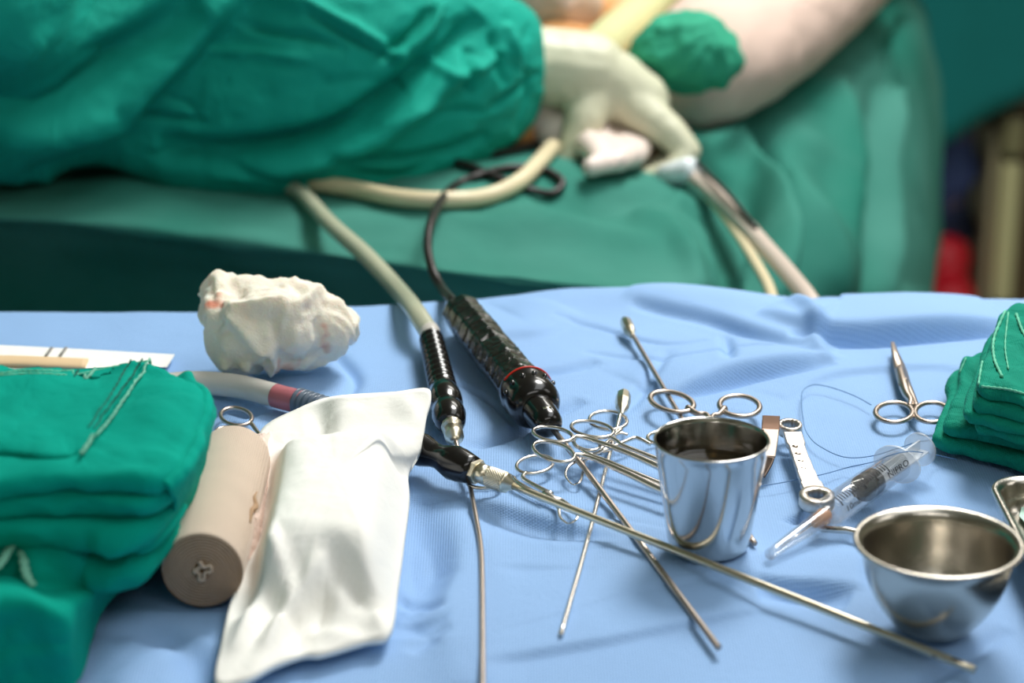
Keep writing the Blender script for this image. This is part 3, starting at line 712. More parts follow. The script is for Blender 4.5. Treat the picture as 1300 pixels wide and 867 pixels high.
# pocket panel with double seams on top
bv_top = BVHTree.FromPolygons([tuple(v) for v in slab(gout(.092, top), TZ+.080, TZ+.094, .007, 12, 24, dtop)[0]], slab(gout(.092, top), TZ+.058, TZ+.094, .012, 12, 24)[1])
def on(bv, px, py, off):
    d = ray(px, py).normalized(); h, n, i, di = bv.ray_cast(CAM, d)
    if h is None: return at(px, py, .09)
    if n.dot(d) > 0: n = -n
    return h+n*off
pk = [(x, y) for x, y in [(-120, 474), (0, 468), (90, 462), (140, 460), (190, 456), (168, 496), (140, 535), (122, 556), (110, 580), (60, 588), (-20, 584), (-120, 582)]]
rowsn = 26; colsn = 60; V = []
# ruled patch between the back edge and the front edge of the pocket
backe = [(-160, 482), (-60, 476), (0, 474), (60, 469), (110, 468), (150, 464), (186, 459)]
fronte = [(-160, 578), (-60, 580), (0, 578), (40, 582), (80, 582), (104, 574), (118, 560)]
B_ = catmull([(x, y, 0) for x, y in backe], 10); F_ = catmull([(x, y, 0) for x, y in fronte], 10); colsn = len(B_)
for i in range(rowsn):
    f = i/(rowsn-1)
    for k in range(colsn):
        p = B_[k]*(1-f)+F_[k]*f; edge = min(1, (colsn-1-k)/3)*min(1, (rowsn-1-i)/2)*min(1, i/2+.3)
        V.append(on(bv_top, p.x, p.y, .0012+.0022*edge))
o = mesh_obj('pocket', V, grid_faces(rowsn, colsn), M['green'], g); mm = o.modifiers.new('t', 'SOLIDIFY'); mm.thickness = .002; mm.offset = -1
def seam(pts, r_, m_, name='seam', off=.0035, wav=0.0):
    P_ = catmull([(x, y, 0) for x, y in pts], 20)
    pp = [on(bv_top, q.x+wav*math.sin(i*2.1), q.y, off) for i, q in enumerate(P_)]
    b = MB(); b.add(*tube(pp, [r_*(1+.35*math.sin(i*1.7)) for i in range(len(pp))], 6)); return b.build(name, m_, g)
seam([(191, 460), (178, 486), (150, 528), (124, 560)], .0006, M['frayed'], wav=.6)
seam([(120, 560), (112, 574), (104, 584)], .0009, M['frayed'], wav=.8)
dk = mat('dark_green_stitching', '#0b5a4c', .9)
seam([(168, 464), (150, 496), (128, 530), (114, 550)], .00045, dk); seam([(182, 462), (165, 490), (142, 522), (120, 552)], .00045, dk)
seam([(121, 468), (112, 478), (104, 484)], .0009, M['frayed'], wav=.5); seam([(100, 470), (92, 486)], .0005, dk)
seam([(0, 480), (40, 478), (80, 478), (104, 474), (140, 466), (186, 458)], .0005, M['thread'], wav=1.0)
seam([(-30, 484), (40, 482), (82, 483)], .0005, M['thread'], wav=1.0)
# frayed ties hanging in the front hollow
for pts in ([(24, 676, .056), (28, 700, .052), (33, 728, .047), (43, 744, .042)], [(18, 690, .056), (10, 700, .054), (0, 716, .052), (-20, 735, .05)]):
    pp = line(pts, 8); b = MB(); b.add(*tube(pp, [.0022*(1+.3*math.sin(i*2.3)) for i in range(len(pp))], 8, flat=.5)); b.build('frayed_tie', M['frayed'], g)

# --- elastic bandage roll
bt = thing('bandage_roll', 'beige elastic bandage rolled up between the green gown and white pouch', 'bandage', A(256, 740, 0))
R_ = .0212; p0 = A(257, 724, R_); p1 = A(299, 577, R_)
b = MB(); b.add(*lathe(p0, p1, [(0, R_*.965), (.004, R_*.99), (.01, R_), (.5, R_*1.0), (.93, R_*.99), (.965, R_*.95), (.985, R_*.86), (1, R_*.6)], 64)); b.build('roll', M['tape'], bt)
d_ = (p1-p0).normalized(); s_ = d_.cross(Vector((0, 0, 1))).normalized(); u_ = s_.cross(d_)
V = []; nrr = 60
for i in range(nrr):
    rr = R_*.975*(1-i/(nrr-1))
    for k in range(64):
        a = 2*math.pi*k/64; wob = .0005*math.sin((rr/R_*13+k/64)*2*math.pi)+(.0016 if rr < R_*.2 else 0)*(.5+.5*math.sin(a*4))-(.0005)
        V.append(p0-d_*(.0006+wob)+s_*math.cos(a)*rr+u_*math.sin(a)*rr)
F = grid_faces(nrr, 64, True); ce = mesh_obj('coiled_end', V, F, M['tapeend'], bt)
pp = [p0-d_*.0016+s_*x*R_+u_*y*R_ for x, y in [(-.2, .02), (-.06, .10), (-.04, .26), (.05, .12), (.2, .16), (.22, .0), (.08, -.02), (.04, -.2), (-.08, -.22), (-.06, -.06), (-.2, .02)]]
b = MB(); b.add(*tube(catmull(pp[:-1], 6, True), .0009, 8, closed=True)); b.build('core_tail', M['tape'], ce)
# loose edge with a little hook tab along the right of the roll
qs = [p0+(p1-p0)*f+s_*math.cos(th)*R_*1.02+u_*math.sin(th)*R_*1.02 for f, th in [(.28, .35), (.36, .42), (.43, .30), (.47, .44), (.54, .38)]]
b = MB(); b.add(*tube(catmull(qs, 5), interp([.0003, .0012, .0017, .0010, .0002], 5), 8)); tag(b.build('frayed_edge', mat('tan_edge', '#b08f70', .9), bt), 'darker tan edge of the rolled bandage')

# --- crumpled wrapper between roll and pouch
b = MB()
ctl = [[(318, 560, .010), (335, 552, .016), (352, 556, .004)], [(312, 590, .012), (330, 590, .024), (350, 600, .006)], [(306, 620, .006), (326, 625, .018), (345, 636, .006)],
       [(304, 648, .016), (322, 650, .026), (340, 660, .008)], [(302, 680, .010), (316, 686, .018), (332, 700, .006)], [(300, 708, .004), (310, 716, .010), (322, 730, .002)]]
rows_ = [catmull([A(*p) for p in r_], 12) for r_ in ctl]; colz = [catmull([r_[k] for r_ in rows_], 12) for k in range(len(rows_[0]))]; V = []
for i in range(len(colz[0])):
    for k in range(len(colz)):
        v = colz[k][i].copy(); n_ = raised(v, .006, 55); v.z = max(TZ+.001, v.z+n_); V.append(v)
o = mesh_obj('wrapper', V, grid_faces(len(colz[0]), len(colz)), M['pinkcloth']); mm = o.modifiers.new('t', 'SOLIDIFY'); mm.thickness = .0006
tag(o, 'crumpled pale pink wrapper squeezed between the bandage roll and the white pouch', 'wrapper')

# --- white paper pouch
ol = [(330, 556, .010), (345, 541, .012), (372, 528, .014), (405, 514, .020), (438, 508, .028), (500, 504, .030), (545, 501, .034), (541, 535, .026), (534, 575, .016), (519, 606, .008), (520, 640, .006),
      (514, 690, .006), (506, 750, .005), (495, 810, .004), (462, 821, .003), (410, 836, .003), (385, 838, .003), (350, 850, .004), (320, 866, .005), (296, 874, .004), (274, 872, .004), (282, 820, .004), (294, 770, .005), (312, 728, .006), (326, 690, .007), (336, 650, .008), (338, 610, .009), (332, 580, .010)]
O = catmull([A(*p) for p in ol], 8, True); c_ = A(428, 690, 0); V = []; nring = 34; NO = len(O)
def pouch_z(v):
    x, y = v.x, v.y
    q = project((x, y, TZ)); u = q[0]; w = q[1]
    # contents: a soft block from the top third down to a clear front edge
    ax = (u-(424+(690-w)*.14)); lft = sstep(-104, -62, ax); rgt = 1-sstep(46, 112, ax)
    bk = sstep(588, 650, w); fr = 1-sstep(752, 812, w-.12*(u-420))
    return float(.030*lft*rgt*bk*fr)
facets = [((372, 800), (330, 745), .0075, .005), ((372, 800), (420, 770), .006, .005), ((420, 770), (470, 800), -.006, .005), ((340, 840), (372, 800), .006, .004), ((372, 800), (385, 850), -.006, .005),
          ((300, 840), (340, 770), .006, .005), ((330, 745), (310, 800), -.006, .005), ((420, 770), (400, 820), -.005, .005), ((470, 800), (500, 830), .004, .005), ((400, 820), (470, 830), .004, .004),
          ((470, 520), (462, 570), -.006, .006), ((400, 535), (412, 590), -.004, .006), ((440, 512), (436, 560), .004, .005), ((360, 585), (470, 572), .002, .003), ((480, 640), (530, 628), -.004, .004), ((500, 560), (530, 590), .003, .005)]
def fac(v):
    s0 = 0
    for (a, c2, am, w) in facets:
        A0, A1 = at(a[0], a[1]), at(c2[0], c2[1]); dx, dy = A1.x-A0.x, A1.y-A0.y; l2 = dx*dx+dy*dy
        t_ = max(0, min(1, ((v.x-A0.x)*dx+(v.y-A0.y)*dy)/l2)); d = math.hypot(v.x-A0.x-t_*dx, v.y-A0.y-t_*dy)
        s0 += am*1.25*max(0, 1-d/(w*1.7))*(.35+.65*math.sin(math.pi*min(1, max(0, t_*.8+.1))))
    return s0
top_v = []; bot_v = []
for i in range(nring+1):
    s0 = i/nring
    for k in range(NO):
        e = O[k]; x = c_.x+(e.x-c_.x)*s0; y = c_.y+(e.y-c_.y)*s0; ez = (e.z-TZ)*s0**2
        v = Vector((x, y, 0)); z = pouch_z(v); rim = (1-s0**5)
        n_ = raised(Vector((x, y, 1)), .0016, 22)+fac(v)
        top_v.append(Vector((x, y, TZ+.0035+ez+z*rim+.010*(1-s0**2)+n_*(1-s0**10))))
        bot_v.append(Vector((x, y, TZ+.0015+max(0, ez-.0015)*s0)))
V = top_v+bot_v; F = grid_faces(nring+1, NO, True); k0 = len(top_v); F += [tuple(i+k0 for i in f)[::-1] for f in grid_faces(nring+1, NO, True)]
for k in range(NO): l = (k+1) % NO; F.append((nring*NO+k, nring*NO+l, k0+nring*NO+l, k0+nring*NO+k))
o = mesh_obj('paper_pouch', V, F, M['paper']); tag(o, 'white crinkled paper pouch bulging with its contents on the blue drape', 'pouch')

# --- crumpled gauze
def gz(px, py, h): return at(px, py, h)
b = MB()
for (x, y, h, r3) in [(345, 418, .030, (.040, .032, .028)), (315, 400, .036, (.024, .02, .016)), (385, 425, .024, (.030, .03, .022)), (300, 440, .022, (.016, .018, .022)), (330, 445, .018, (.026, .02, .018)),
                      (375, 405, .032, (.022, .02, .014)), (290, 398, .040, (.016, .014, .010)), (345, 392, .043, (.032, .018, .012)), (386, 388, .040, (.012, .01, .008))]:
    b.add(*ellipsoid(gz(x, y, h), r3))
b.add(*capsule(gz(282, 385, .042), gz(263, 412, .032), .012, .006)); b.add(*capsule(gz(400, 420, .022), gz(434, 424, .020), .015, .010)); b.add(*capsule(gz(292, 455, .016), gz(286, 478, .006), .010, .0065))
b.add(*capsule(gz(305, 440, .02), gz(312, 478, .006), .010, .006)); b.add(*capsule(gz(340, 462, .012), gz(385, 466, .008), .010, .009)); b.add(*capsule(gz(415, 448, .010), gz(385, 458, .010), .010, .010))
def crump(v, n):
    w = v*30; w = Vector((w.x+noise.noise(v*25)*1.6, w.y, w.z+noise.noise(v*21+Vector((5, 0, 0)))*1.6))
    rdg = abs(noise.noise(w*.9)); rdg2 = abs(noise.noise(w*2.1+Vector((9, 1, 3))))
    return .0205*(.24-rdg)+.0040*(.22-rdg2)+raised(v, .0008, 160)
o = fuse('gauze', b, .0017, M['gauze'], None, 4, crump)
zmin = min((o.matrix_world @ v.co).z if False else v.co.z+o.location.z for v in o.data.vertices); o.location.z += TZ+.001-zmin
tag(o, 'crumpled white gauze with faint blood stains at the far edge of the table', 'gauze')
gb = o; bpy.context.view_layer.update()
n_ = M['gauze'].node_tree.nodes; L_ = M['gauze'].node_tree.links; bs = n_['Principled BSDF']
src = bs.inputs['Base Color'].links[0].from_socket; nz = n_.new('ShaderNodeTexNoise'); nz.inputs['Scale'].default_value = 26; nz.inputs['Detail'].default_value = 3; tc = n_.new('ShaderNodeTexCoord'); L_.new(tc.outputs['Object'], nz.inputs['Vector'])
rp = n_.new('ShaderNodeValToRGB'); rp.color_ramp.elements[0].position = .60; rp.color_ramp.elements[1].position = .68; L_.new(nz.outputs['Fac'], rp.inputs[0])
mx = n_.new('ShaderNodeMix'); mx.data_type = 'RGBA'; L_.new(rp.outputs[0], mx.inputs[0]); L_.new(src, mx.inputs[6]); mx.inputs[7].default_value = lin('#dc8468'); L_.new(mx.outputs[2], bs.inputs['Base Color'])

# --- paper strip at the far left
sp = thing('sterile_packet', 'long flat white packet at the far left behind the green gown', 'packet', A(60, 460, 0))
pts = [(-160, 436), (0, 438), (100, 443), (222, 450), (212, 466), (100, 468), (0, 470), (-160, 476)]
V = [A(x, y, .004) for x, y in pts]+[A(x, y, .0015) for x, y in pts]; n8 = len(pts)
F = [tuple(range(n8)), tuple(range(n8, 2*n8))[::-1]]+[(i, (i+1) % n8, n8+(i+1) % n8, n8+i) for i in range(n8)]
mesh_obj('paper', V, F, M['paper'], sp, smooth=False)
b = MB(); b.add(*tube(line([(-160, 458, .006), (0, 458, .006), (60, 460, .006), (110, 462, .005)]), [.008]*25, 12, flat=.3)); b.build('contents', mat('beige_content', '#e3c49a', .7), sp)
for x in (58, 76):
    b = MB(); b.add(*tube([A(x+8, 441, .0045), A(x, 452, .0046)], .0012, 6, flat=.3)); b.build('printed_mark', mat('grey_mark', '#8d8a84', .7), sp)

# --- suction hose with ribbed connector
sh_ = thing('suction_hose', 'translucent hose with red fluid and grey ribbed connector behind the white pouch', 'hose', A(300, 500, 0))
rh = .0075
b = MB(); b.add(*tube(line([(120, 500, rh), (200, 490, rh), (250, 486, rh), (300, 490, rh), (335, 498, rh), (360, 505, rh)]), rh, 20)); b.build('tube', M['tubesoft'], sh_)
b = MB(); b.add(*tube(line([(350, 502.2, rh), (362, 505.5, rh), (385, 511, rh)]), rh*1.01, 20)); b.build('stained_section', M['redfluid'], sh_)
p0 = A(378, 509.5, rh); p1 = A(424, 522, rh); prof = []
for i in range(60): f = i/59; prof.append((f, rh*(1.08+.10*math.sin(f*2*math.pi*7))*(1-.12*f)))
b = MB(); b.add(*lathe(p0, p1, prof, 28)); b.build('ribbed_connector', M['greyrib'], sh_)

# --- scissor-like instruments
def pipe(b, pts, r_, seg=10, n=8, flat=1.0):
    P_ = line(pts, n); R2 = interp(list(r_), n) if isinstance(r_, (list, tuple)) else r_; b.add(*tube(P_, R2, seg, flat=flat)); return b
def instrument(name, label, cat, ringsp, shanks, lock, jaws, m, rr=.0012, group=None, flat=1.0, screw=None):
    base = A(lock[0], lock[1], 0); t_ = thing(name, label, cat, base, group)
    for (rg, sk) in zip(ringsp, shanks):
        b = MB(); pts_ = ell(*rg[:6], dh=rg[6] if len(rg) > 6 else (0, 0)); b.add(*tube(pts_, rr, 10, closed=True, flat=flat))
        if sk: pipe(b, sk[0], sk[1], flat=1.0)
        b.build('finger_ring_handle', m, t_)
    for jw in jaws:
        b = MB(); pipe(b, jw[0], jw[1], flat=jw[2] if len(jw) > 2 else .7); b.build('jaw', m, t_)
    if screw:
        b = MB(); c_ = A(screw[0], screw[1], lock[2]); b.add(*lathe(c_, c_+Vector((0, 0, .0022)), [(0, screw[2]), (.7, screw[2]), (1, screw[2]*.7)], 20)); b.build('pivot_screw', M['steel_d'], t_)
    return t_
I = M['steel_i']
# towel clip in front, partly behind the long rod
instrument('towel_clip', 'towel clip lying under the long steel rod, one ring beside the knurled collar', 'towel clip',
    [(679, 590, 23.5, 11, -8, .004), (615, 612, 22, 8, 0, .003)],
    [([(668, 600, .004), (664, 607, .004), (680, 617, .004), (700, 628, .004)], [.0013, .0014, .0015, .0019]), ([(636, 608, .003), (650, 606, .004), (656, 612, .004), (672, 622, .004), (692, 632, .004)], [.0013, .0014, .0015, .0016, .0019])],
    (697, 629, .003), [([(692, 626, .0045), (703, 633, .0045), (714, 635, .0045), (728, 646, .005), (733, 656, .005), (727, 663, .004), (719, 665, .003)], [.0026, .0024, .0012, .0010, .0008, .0007, .0004]),
                       ([(692, 628, .0030), (702, 637, .003), (709, 645, .0035), (711, 656, .003), (718, 663, .003), (724, 665, .003)], [.0026, .0022, .0011, .0009, .0007, .0004])], I, screw=None)
# towel clip behind, under the two forceps
instrument('towel_clip', 'towel clip spread open under the pair of forceps, curved points towards the viewer', 'towel clip',
    [(772, 534, 24, 11.5, 4, .004), (842, 556, 20, 8, 0, .004)],
    [([(789, 545, .004), (780, 553, .004), (770, 563, .004), (758, 572, .004)], [.0012, .0013, .0015, .002]), ([(826, 564, .004), (814, 558, .005), (806, 556, .005), (795, 560, .005), (780, 567, .0045), (762, 574, .004)], [.0012, .0013, .0013, .0013, .0016, .002])],
    (760, 572, .003), [([(765, 569, .003), (755, 576, .003), (742, 585, .003), (740, 600, .003), (736, 612, .003), (728, 615, .002)], [.0026, .0028, .0014, .0010, .0008, .0004]),
                       ([(768, 566, .005), (757, 574, .005), (735, 584, .005), (722, 592, .004), (718, 603, .003), (724, 613, .002), (730, 616, .002)], [.0024, .0026, .0014, .0010, .0008, .0006, .0004])], I)
t_ = bpy.data.objects['towel_clip.001']
b = MB(); pipe(b, [(780, 553, .006), (788, 550, .007), (797, 552, .006)], [.0009, .0011, .0009]); b.build('ratchet', I, t_)
# two long forceps, the upper one of them resting on the other
instrument('forceps', 'long steel forceps with two front rings, running behind the steel cup', 'forceps',
    [(702, 551.5, 25.5, 8.8, 9, .013), (703, 573.5, 27, 11.2, 16, .013)],
    [([(727, 557, .013), (733, 554, .013), (750, 558, .012), (792, 573, .011), (833, 591, .009), (880, 612, .007), (915, 640, .005)], [.0011, .0012, .0014, .0018, .0023, .0024, .0024]),
     ([(729, 581, .013), (732, 577, .013), (750, 581, .012), (794, 600, .011), (835, 620, .009), (880, 640, .007), (915, 650, .005)], [.0011, .0012, .0014, .0020, .0024, .0024, .0024])],
    (915, 645, .003), [([(912, 642, .004), (935, 662, .004), (950, 672, .003)], [.0028, .0022, .0012])], I)
instrument('forceps', 'long steel forceps with the rear pair of rings, under the other forceps', 'forceps',
    [(752, 545, 27, 9.6, 9, .009), (745, 563, 17, 8.5, 12, .009)],
    [([(772, 553, .009), (784, 560, .0085), (792, 566, .008), (833, 583, .006), (880, 604, .004), (912, 632, .003)], [.0012, .0012, .0014, .0018, .0020, .0020]),
     ([(737, 570, .009), (748, 577, .009), (770, 585, .0085), (796, 597, .0075), (835, 613, .006), (880, 630, .004), (912, 640, .003)], [.0011, .0012, .0013, .0018, .0018, .0018, .0018])],
    (912, 636, .003), [([(909, 634, .003), (925, 652, .003), (940, 664, .0025)], [.0024, .0018, .0010])], I)
# forceps rings behind the cup
instrument('forceps', 'ring-handled steel instrument standing out behind the steel cup, both rings visible', 'forceps',
    [(853, 510, 28, 12, 12, .006, ), (939, 515.5, 25.5, 13, 5, .006)],
    [([(873, 518, .006), (885, 525, .006), (900, 531, .006), (902, 580, .005), (900, 620, .004)], [.0024, .0018, .0018, .002, .002]), ([(920, 519, .006), (913, 526, .006), (903, 533, .006), (900, 580, .005), (900, 620, .004)], [.0024, .0018, .0018, .002, .002])],
    (900, 620, .003), [([(900, 615, .004), (899, 650, .004), (898, 668, .003)], [.003, .002, .001])], M['steel_d'], rr=.0019, flat=.8)
# scissors at the far right
instrument('scissors', 'closed surgical scissors with pointed blades left of the green cloth bundle', 'scissors',
    [(1135, 523.5, 23.5, 12.5, 0, .004), (1183, 523.5, 21.5, 12.5, 0, .004)],
    [([(1155, 516, .004), (1156, 508, .0045), (1151, 500, .0045), (1147, 488, .005), (1142, 470, .005)], [.0022, .0022, .0028, .0034, .0030]), ([(1163, 516, .004), (1160, 508, .004), (1155, 498, .004), (1148, 485, .004), (1143, 468, .004)], [.0022, .0022, .0028, .0034, .0030])],
    (1150, 490, .006), [([(1148, 490, .006), (1141, 466, .005), (1136, 448, .0075), (1132, 434, .0075)], [.0036, .0034, .0022, .0006], .35), ([(1151, 492, .004), (1144, 468, .0035), (1138, 450, .006), (1134, 434, .006)], [.0036, .0034, .0022, .0006], .35)],
    M['steel_d'], rr=.0018, flat=.8, screw=(1148, 484, .0022))
# instrument whose ring peeps out behind the bandage roll
instrument('forceps', 'steel instrument with one ring showing behind the bandage roll', 'forceps',
    [(300, 529, 20, 11, 8, .004), (292, 552, 18, 9, 10, .003)],
    [([(318, 536, .004), (330, 552, .003), (345, 566, .0025), (372, 590, .0025)], [.0013, .0013, .0014, .0012]), ([(308, 556, .003), (325, 566, .003), (345, 574, .0025), (372, 592, .0025)], [.0012, .0012, .0014, .0012])],
    (350, 575, .002), [([(365, 586, .0025), (385, 604, .0022), (402, 618, .002)], [.0013, .0012, .0006])], M['steel_d'], rr=.0013)

# --- probes
def probe(label, pts, r_, knob=None, mm_=None):
    t_ = thing('probe', label, 'probe', A(pts[0][0], pts[0][1], 0)); b = MB(); b.add(*tube(line(pts, 10), r_, 12)); b.build('rod', mm_ or M['steel_d'], t_)
    if knob:
        a, c2 = Vector(A(*knob[0])), Vector(A(*knob[1])); b = MB(); b.add(*lathe(a, c2, [(f, q) for f, q in knob[2]], 8)); b.build('knob', M['brass'], t_, smooth=False)
    return t_
probe('thin rod with a small faceted knob, running from the far folds behind the steel cup', [(800, 420, .0035), (845, 497, .003), (880, 556, .003), (930, 645, .003), (958, 690, .003)], .0016,
      ((793, 406, .0045), (803, 428, .004), [(0, .0028), (.12, .0040), (.35, .0044), (.6, .0044), (.8, .0026), (1, .0017)]))
probe('thin pale rod with a bright oval knob among the rings, pointing to the front', [(790, 516, .006), (780, 556, .003), (768, 600, .0025), (742, 700, .002), (712, 806, .0018)], .00135,
      ((792, 498, .0055), (789, 526, .0055), [(0, .0028), (.15, .0046), (.45, .0050), (.7, .0042), (.88, .0018), (1, .0013)]), M['steel_i'])

# --- ribbed black handpiece with hose and slim curved cannula
hp = thing('suction_handpiece', 'ribbed black handpiece with clear hose and slim bent steel cannula', 'handpiece', A(560, 490, 0))
a0 = A(547, 428, .012); a1 = A(573, 540, .0105); L0 = (a1-a0).length
px_m = mpp(560, 490, .01); prof = [(0, .004), (.01, .0062)]
for i in range(90):
    f = .02+i/89*.58; prof.append((f, (.0072+.0018*f)+.00085*math.sin(2*math.pi*(f-.02)/.58*9.5)))
prof += [(.62, .0078), (.66, .0098), (.72, .0105), (.78, .0102), (.80, .0086), (.82, .0082), (.84, .0100), (.9, .0104), (.96, .0092), (1, .006)]
b = MB(); b.add(*lathe(a0, a1, prof, 40)); b.build('ribbed_grip', M['black'], hp)
b = MB(); b.add(*lathe(A(573, 538, .0102), A(578, 560, .0085), [(0, .0064), (.25, .0066), (.27, .0050), (.42, .0050), (.44, .0062), (.78, .0058), (.9, .0036), (1, .0026)], 12)); b.build('chrome_coupling', M['brass'], hp)
b = MB(); b.add(*tube(line([(578, 558, .0085), (583, 575, .006), (590, 595, .003), (596, 614, .0022), (605, 660, .002), (611, 700, .002), (612.5, 760, .002), (613, 867, .002), (613, 930, .002)], 10), .00145, 12)); b.build('cannula', M['steel_d'], hp)
b = MB(); b.add(*lathe(A(544.5, 417, .0125), A(548, 432, .012), [(0, .0060), (.3, .0068), (1, .0068)], 24)); b.build('hose_collar', M['tubesoft'], hp)
hz = [on_op(270, 200, .0066), on_op(320, 222, .0066), on_op(355, 240, .0066), on_op(382, 256, .0068), P(420, 285, 1.775), P(462, 322, 1.705), P(500, 362, 1.64), A(525, 392, .016), A(545, 422, .0122)]
b = MB(); b.add(*tube(catmull(hz, 10), .0066, 18)); tag(b.build('hose', M['tubeclear'], hp), 'clear yellowed hose')

# --- black film-wrapped motor handpiece with cable and blade shaft
dh_ = thing('motor_handpiece', 'thick black film-wrapped handpiece with red ring, cable and long thin shaft', 'handpiece', A(640, 460, 0))
c0_ = A(583, 393, .016); c1_ = A(667, 497, .0148); V = []; F = []
d_ = (c1_-c0_).normalized(); s_ = d_.cross(Vector((0, 0, 1))).normalized(); u_ = s_.cross(d_); NL = 150; NK = 64
for i in range(NL):
    f = i/(NL-1); r0 = .0128+.0012*f; endr = min(1, .55+f*12) if f < .04 else 1
    for k in range(NK):
        a = 2*math.pi*k/NK; oct_ = 1/max(abs(math.cos((a % (math.pi/4))-math.pi/8)), .5)*.965
        band = -.0007*max(0, math.sin(f*2*math.pi*11))**12
        p = c0_+d_*((c1_-c0_).length*f); rr = r0*oct_*endr+band
        v = p+s_*math.cos(a)*rr+u_*math.sin(a)*rr; v += (v-p).normalized()*raised(v, .0007, 60); V.append(v)
F = grid_faces(NL, NK, True)+[tuple(range(NK))[::-1], tuple((NL-1)*NK+k for k in range(NK))]
mesh_obj('grip', V, F, M['blackwrap'], dh_)
e0 = A(664, 493, .0148); e1 = A(684, 520, .0142)
b = MB(); b.add(*lathe(e0, e1, [(0, .0118), (.04, .0156), (.12, .0168), (.34, .0170), (.40, .0162), (.55, .0166), (.75, .0162), (.9, .0142), (1, .0108)], 48)); col_ = b.build('collar', M['black'], dh_)
pp = [e0+(e1-e0)*.44+s_*math.cos(a)*.0153+u_*math.sin(a)*.0153 for a in [2*math.pi*k/40 for k in range(26, 46)]]
pp = [e0+(e1-e0)*.20+s_*math.cos(a)*.01692+u_*math.sin(a)*.01692 for a in [math.radians(q) for q in range(35, 190, 5)]]
b = MB(); b.add(*tube(pp, .0007, 8)); b.build('red_line', M['red'], col_)
for q in range(20, 200, 26):
    a = math.radians(q); c_ = e0+(e1-e0)*.47+s_*math.cos(a)*.0166+u_*math.sin(a)*.0166; b = MB(); b.add(*ellipsoid(c_, (.0016, .0028, .0016), None, 10, 6)); b.build('grip_bump', M['black'], col_)
n0 = A(680, 516, .0140); n1 = A(700, 543, .0118)
b = MB(); b.add(*lathe(n0, n1, [(0, .0102), (.2, .0106), (.6, .0096), (.82, .0088), (.93, .0074), (1, .0045)], 36)); b.build('nose', M['black'], dh_)
b = MB(); c_ = n0+(n1-n0)*.72+u_*.0090; b.add(*tube([c_-s_*.0025, c_+s_*.0025], .0011, 8, flat=.6)); b.build('clip', M['brass'], dh_)
b = MB(); b.add(*tube([A(699, 541, .0110), A(718, 565, .0085), A(740, 592, .006), A(800, 672, .0022), A(912, 822, .0022)], .0018, 14)); b.build('shaft', M['steel_d'], dh_)
cb = [A(584, 396, .017), A(573, 380, .019), P(561, 366, 1.625), P(548, 340, 1.655), P(543, 308, 1.69), P(550, 274, 1.74)]
cb += [on_op(x, y, .0045) for x, y in [(572, 246), (610, 228), (650, 219), (690, 222), (713, 237), (700, 250), (670, 247), (635, 234), (600, 219), (578, 211), (600, 203), (640, 199), (672, 192), (700, 182)]]
b = MB(); b.add(*tube(catmull(cb, 8), [.0034]*((len(cb)-1)*8+1), 12)); b.build('cable', M['cable'], dh_)

# --- trocar with black handle and long steel rod
tr = thing('trocar', 'long steel rod with a black handle and knurled collar crossing to the front', 'trocar', A(700, 640, 0))
h0 = A(522, 566, .013); h1 = A(603, 598, .0128)
b = MB(); b.add(*lathe(h0, h1, [(0, .004), (.03, .0085), (.10, .0100), (.20, .0096), (.36, .0074), (.46, .0072), (.56, .0088), (.68, .0104), (.80, .0098), (.92, .0086), (1, .0076)], 32)); b.build('handle', M['black'], tr)
b = MB(); b.add(*lathe(A(601, 597, .0128), A(608, 600, .0125), [(0, .0060), (.02, .0074), (.98, .0074), (1, .006)], 6)); b.build('hex_nut', M['brass'], tr, smooth=False)
b = MB(); b.add(*lathe(A(607, 599.5, .0126), A(622, 605.5, .0120), [(0, .0058), (.85, .0058), (.86, .0050), (1, .0050)], 28)); b.build('ferrule', M['brass'], tr)
k0_ = A(620, 605, .0120); k1_ = A(641, 612.5, .0112); V = []; NL = 60; NK = 96
d_ = (k1_-k0_).normalized(); s_ = d_.cross(Vector((0, 0, 1))).normalized(); u_ = s_.cross(d_)
for i in range(NL):
    f = i/(NL-1)
    for k in range(NK):
        a = 2*math.pi*k/NK; kn = .00022*(math.sin(a*24+f*40)+math.sin(a*24-f*40)); rr = .0058+kn if .03 < f < .97 else .0052
        V.append(k0_+(k1_-k0_)*f+s_*math.cos(a)*rr+u_*math.sin(a)*rr)
mesh_obj('knurled_collar', V, grid_faces(NL, NK, True)+[tuple(range(NK))[::-1], tuple((NL-1)*NK+k for k in range(NK))], M['brass'], tr)
b = MB(); b.add(*lathe(A(640, 612, .0113), A(652, 617, .0108), [(0, .0056), (.3, .0058), (.32, .0050), (1, .0024)], 24)); b.build('collar_tip', M['brass'], tr)
ra = A(648, 615.5, .0108); rb = A(1237, 850, .0032)
b = MB(); b.add(*tube([ra+(rb-ra)*f for f in [i/20 for i in range(21)]], [.0022]*20+[.0019], 20)); b.build('rod', M['brass'], tr)
for (x, y, w_) in [(1192, 828, 8), (1216, 838, 9)]:
    f = (x-648)/(1237-648); q0 = ra+(rb-ra)*(f-.012); q1 = ra+(rb-ra)*(f+.014); lift = Vector((0, -.0008, .0015)) if x > 1200 else Vector((0, -.0020, -.0002))
    b = MB(); b.add(*tube([q0+lift, (q0+q1)/2+lift, q1+lift], [.0005, .0009, .0005], 10)); b.build('side_window', M['dark'], tr)

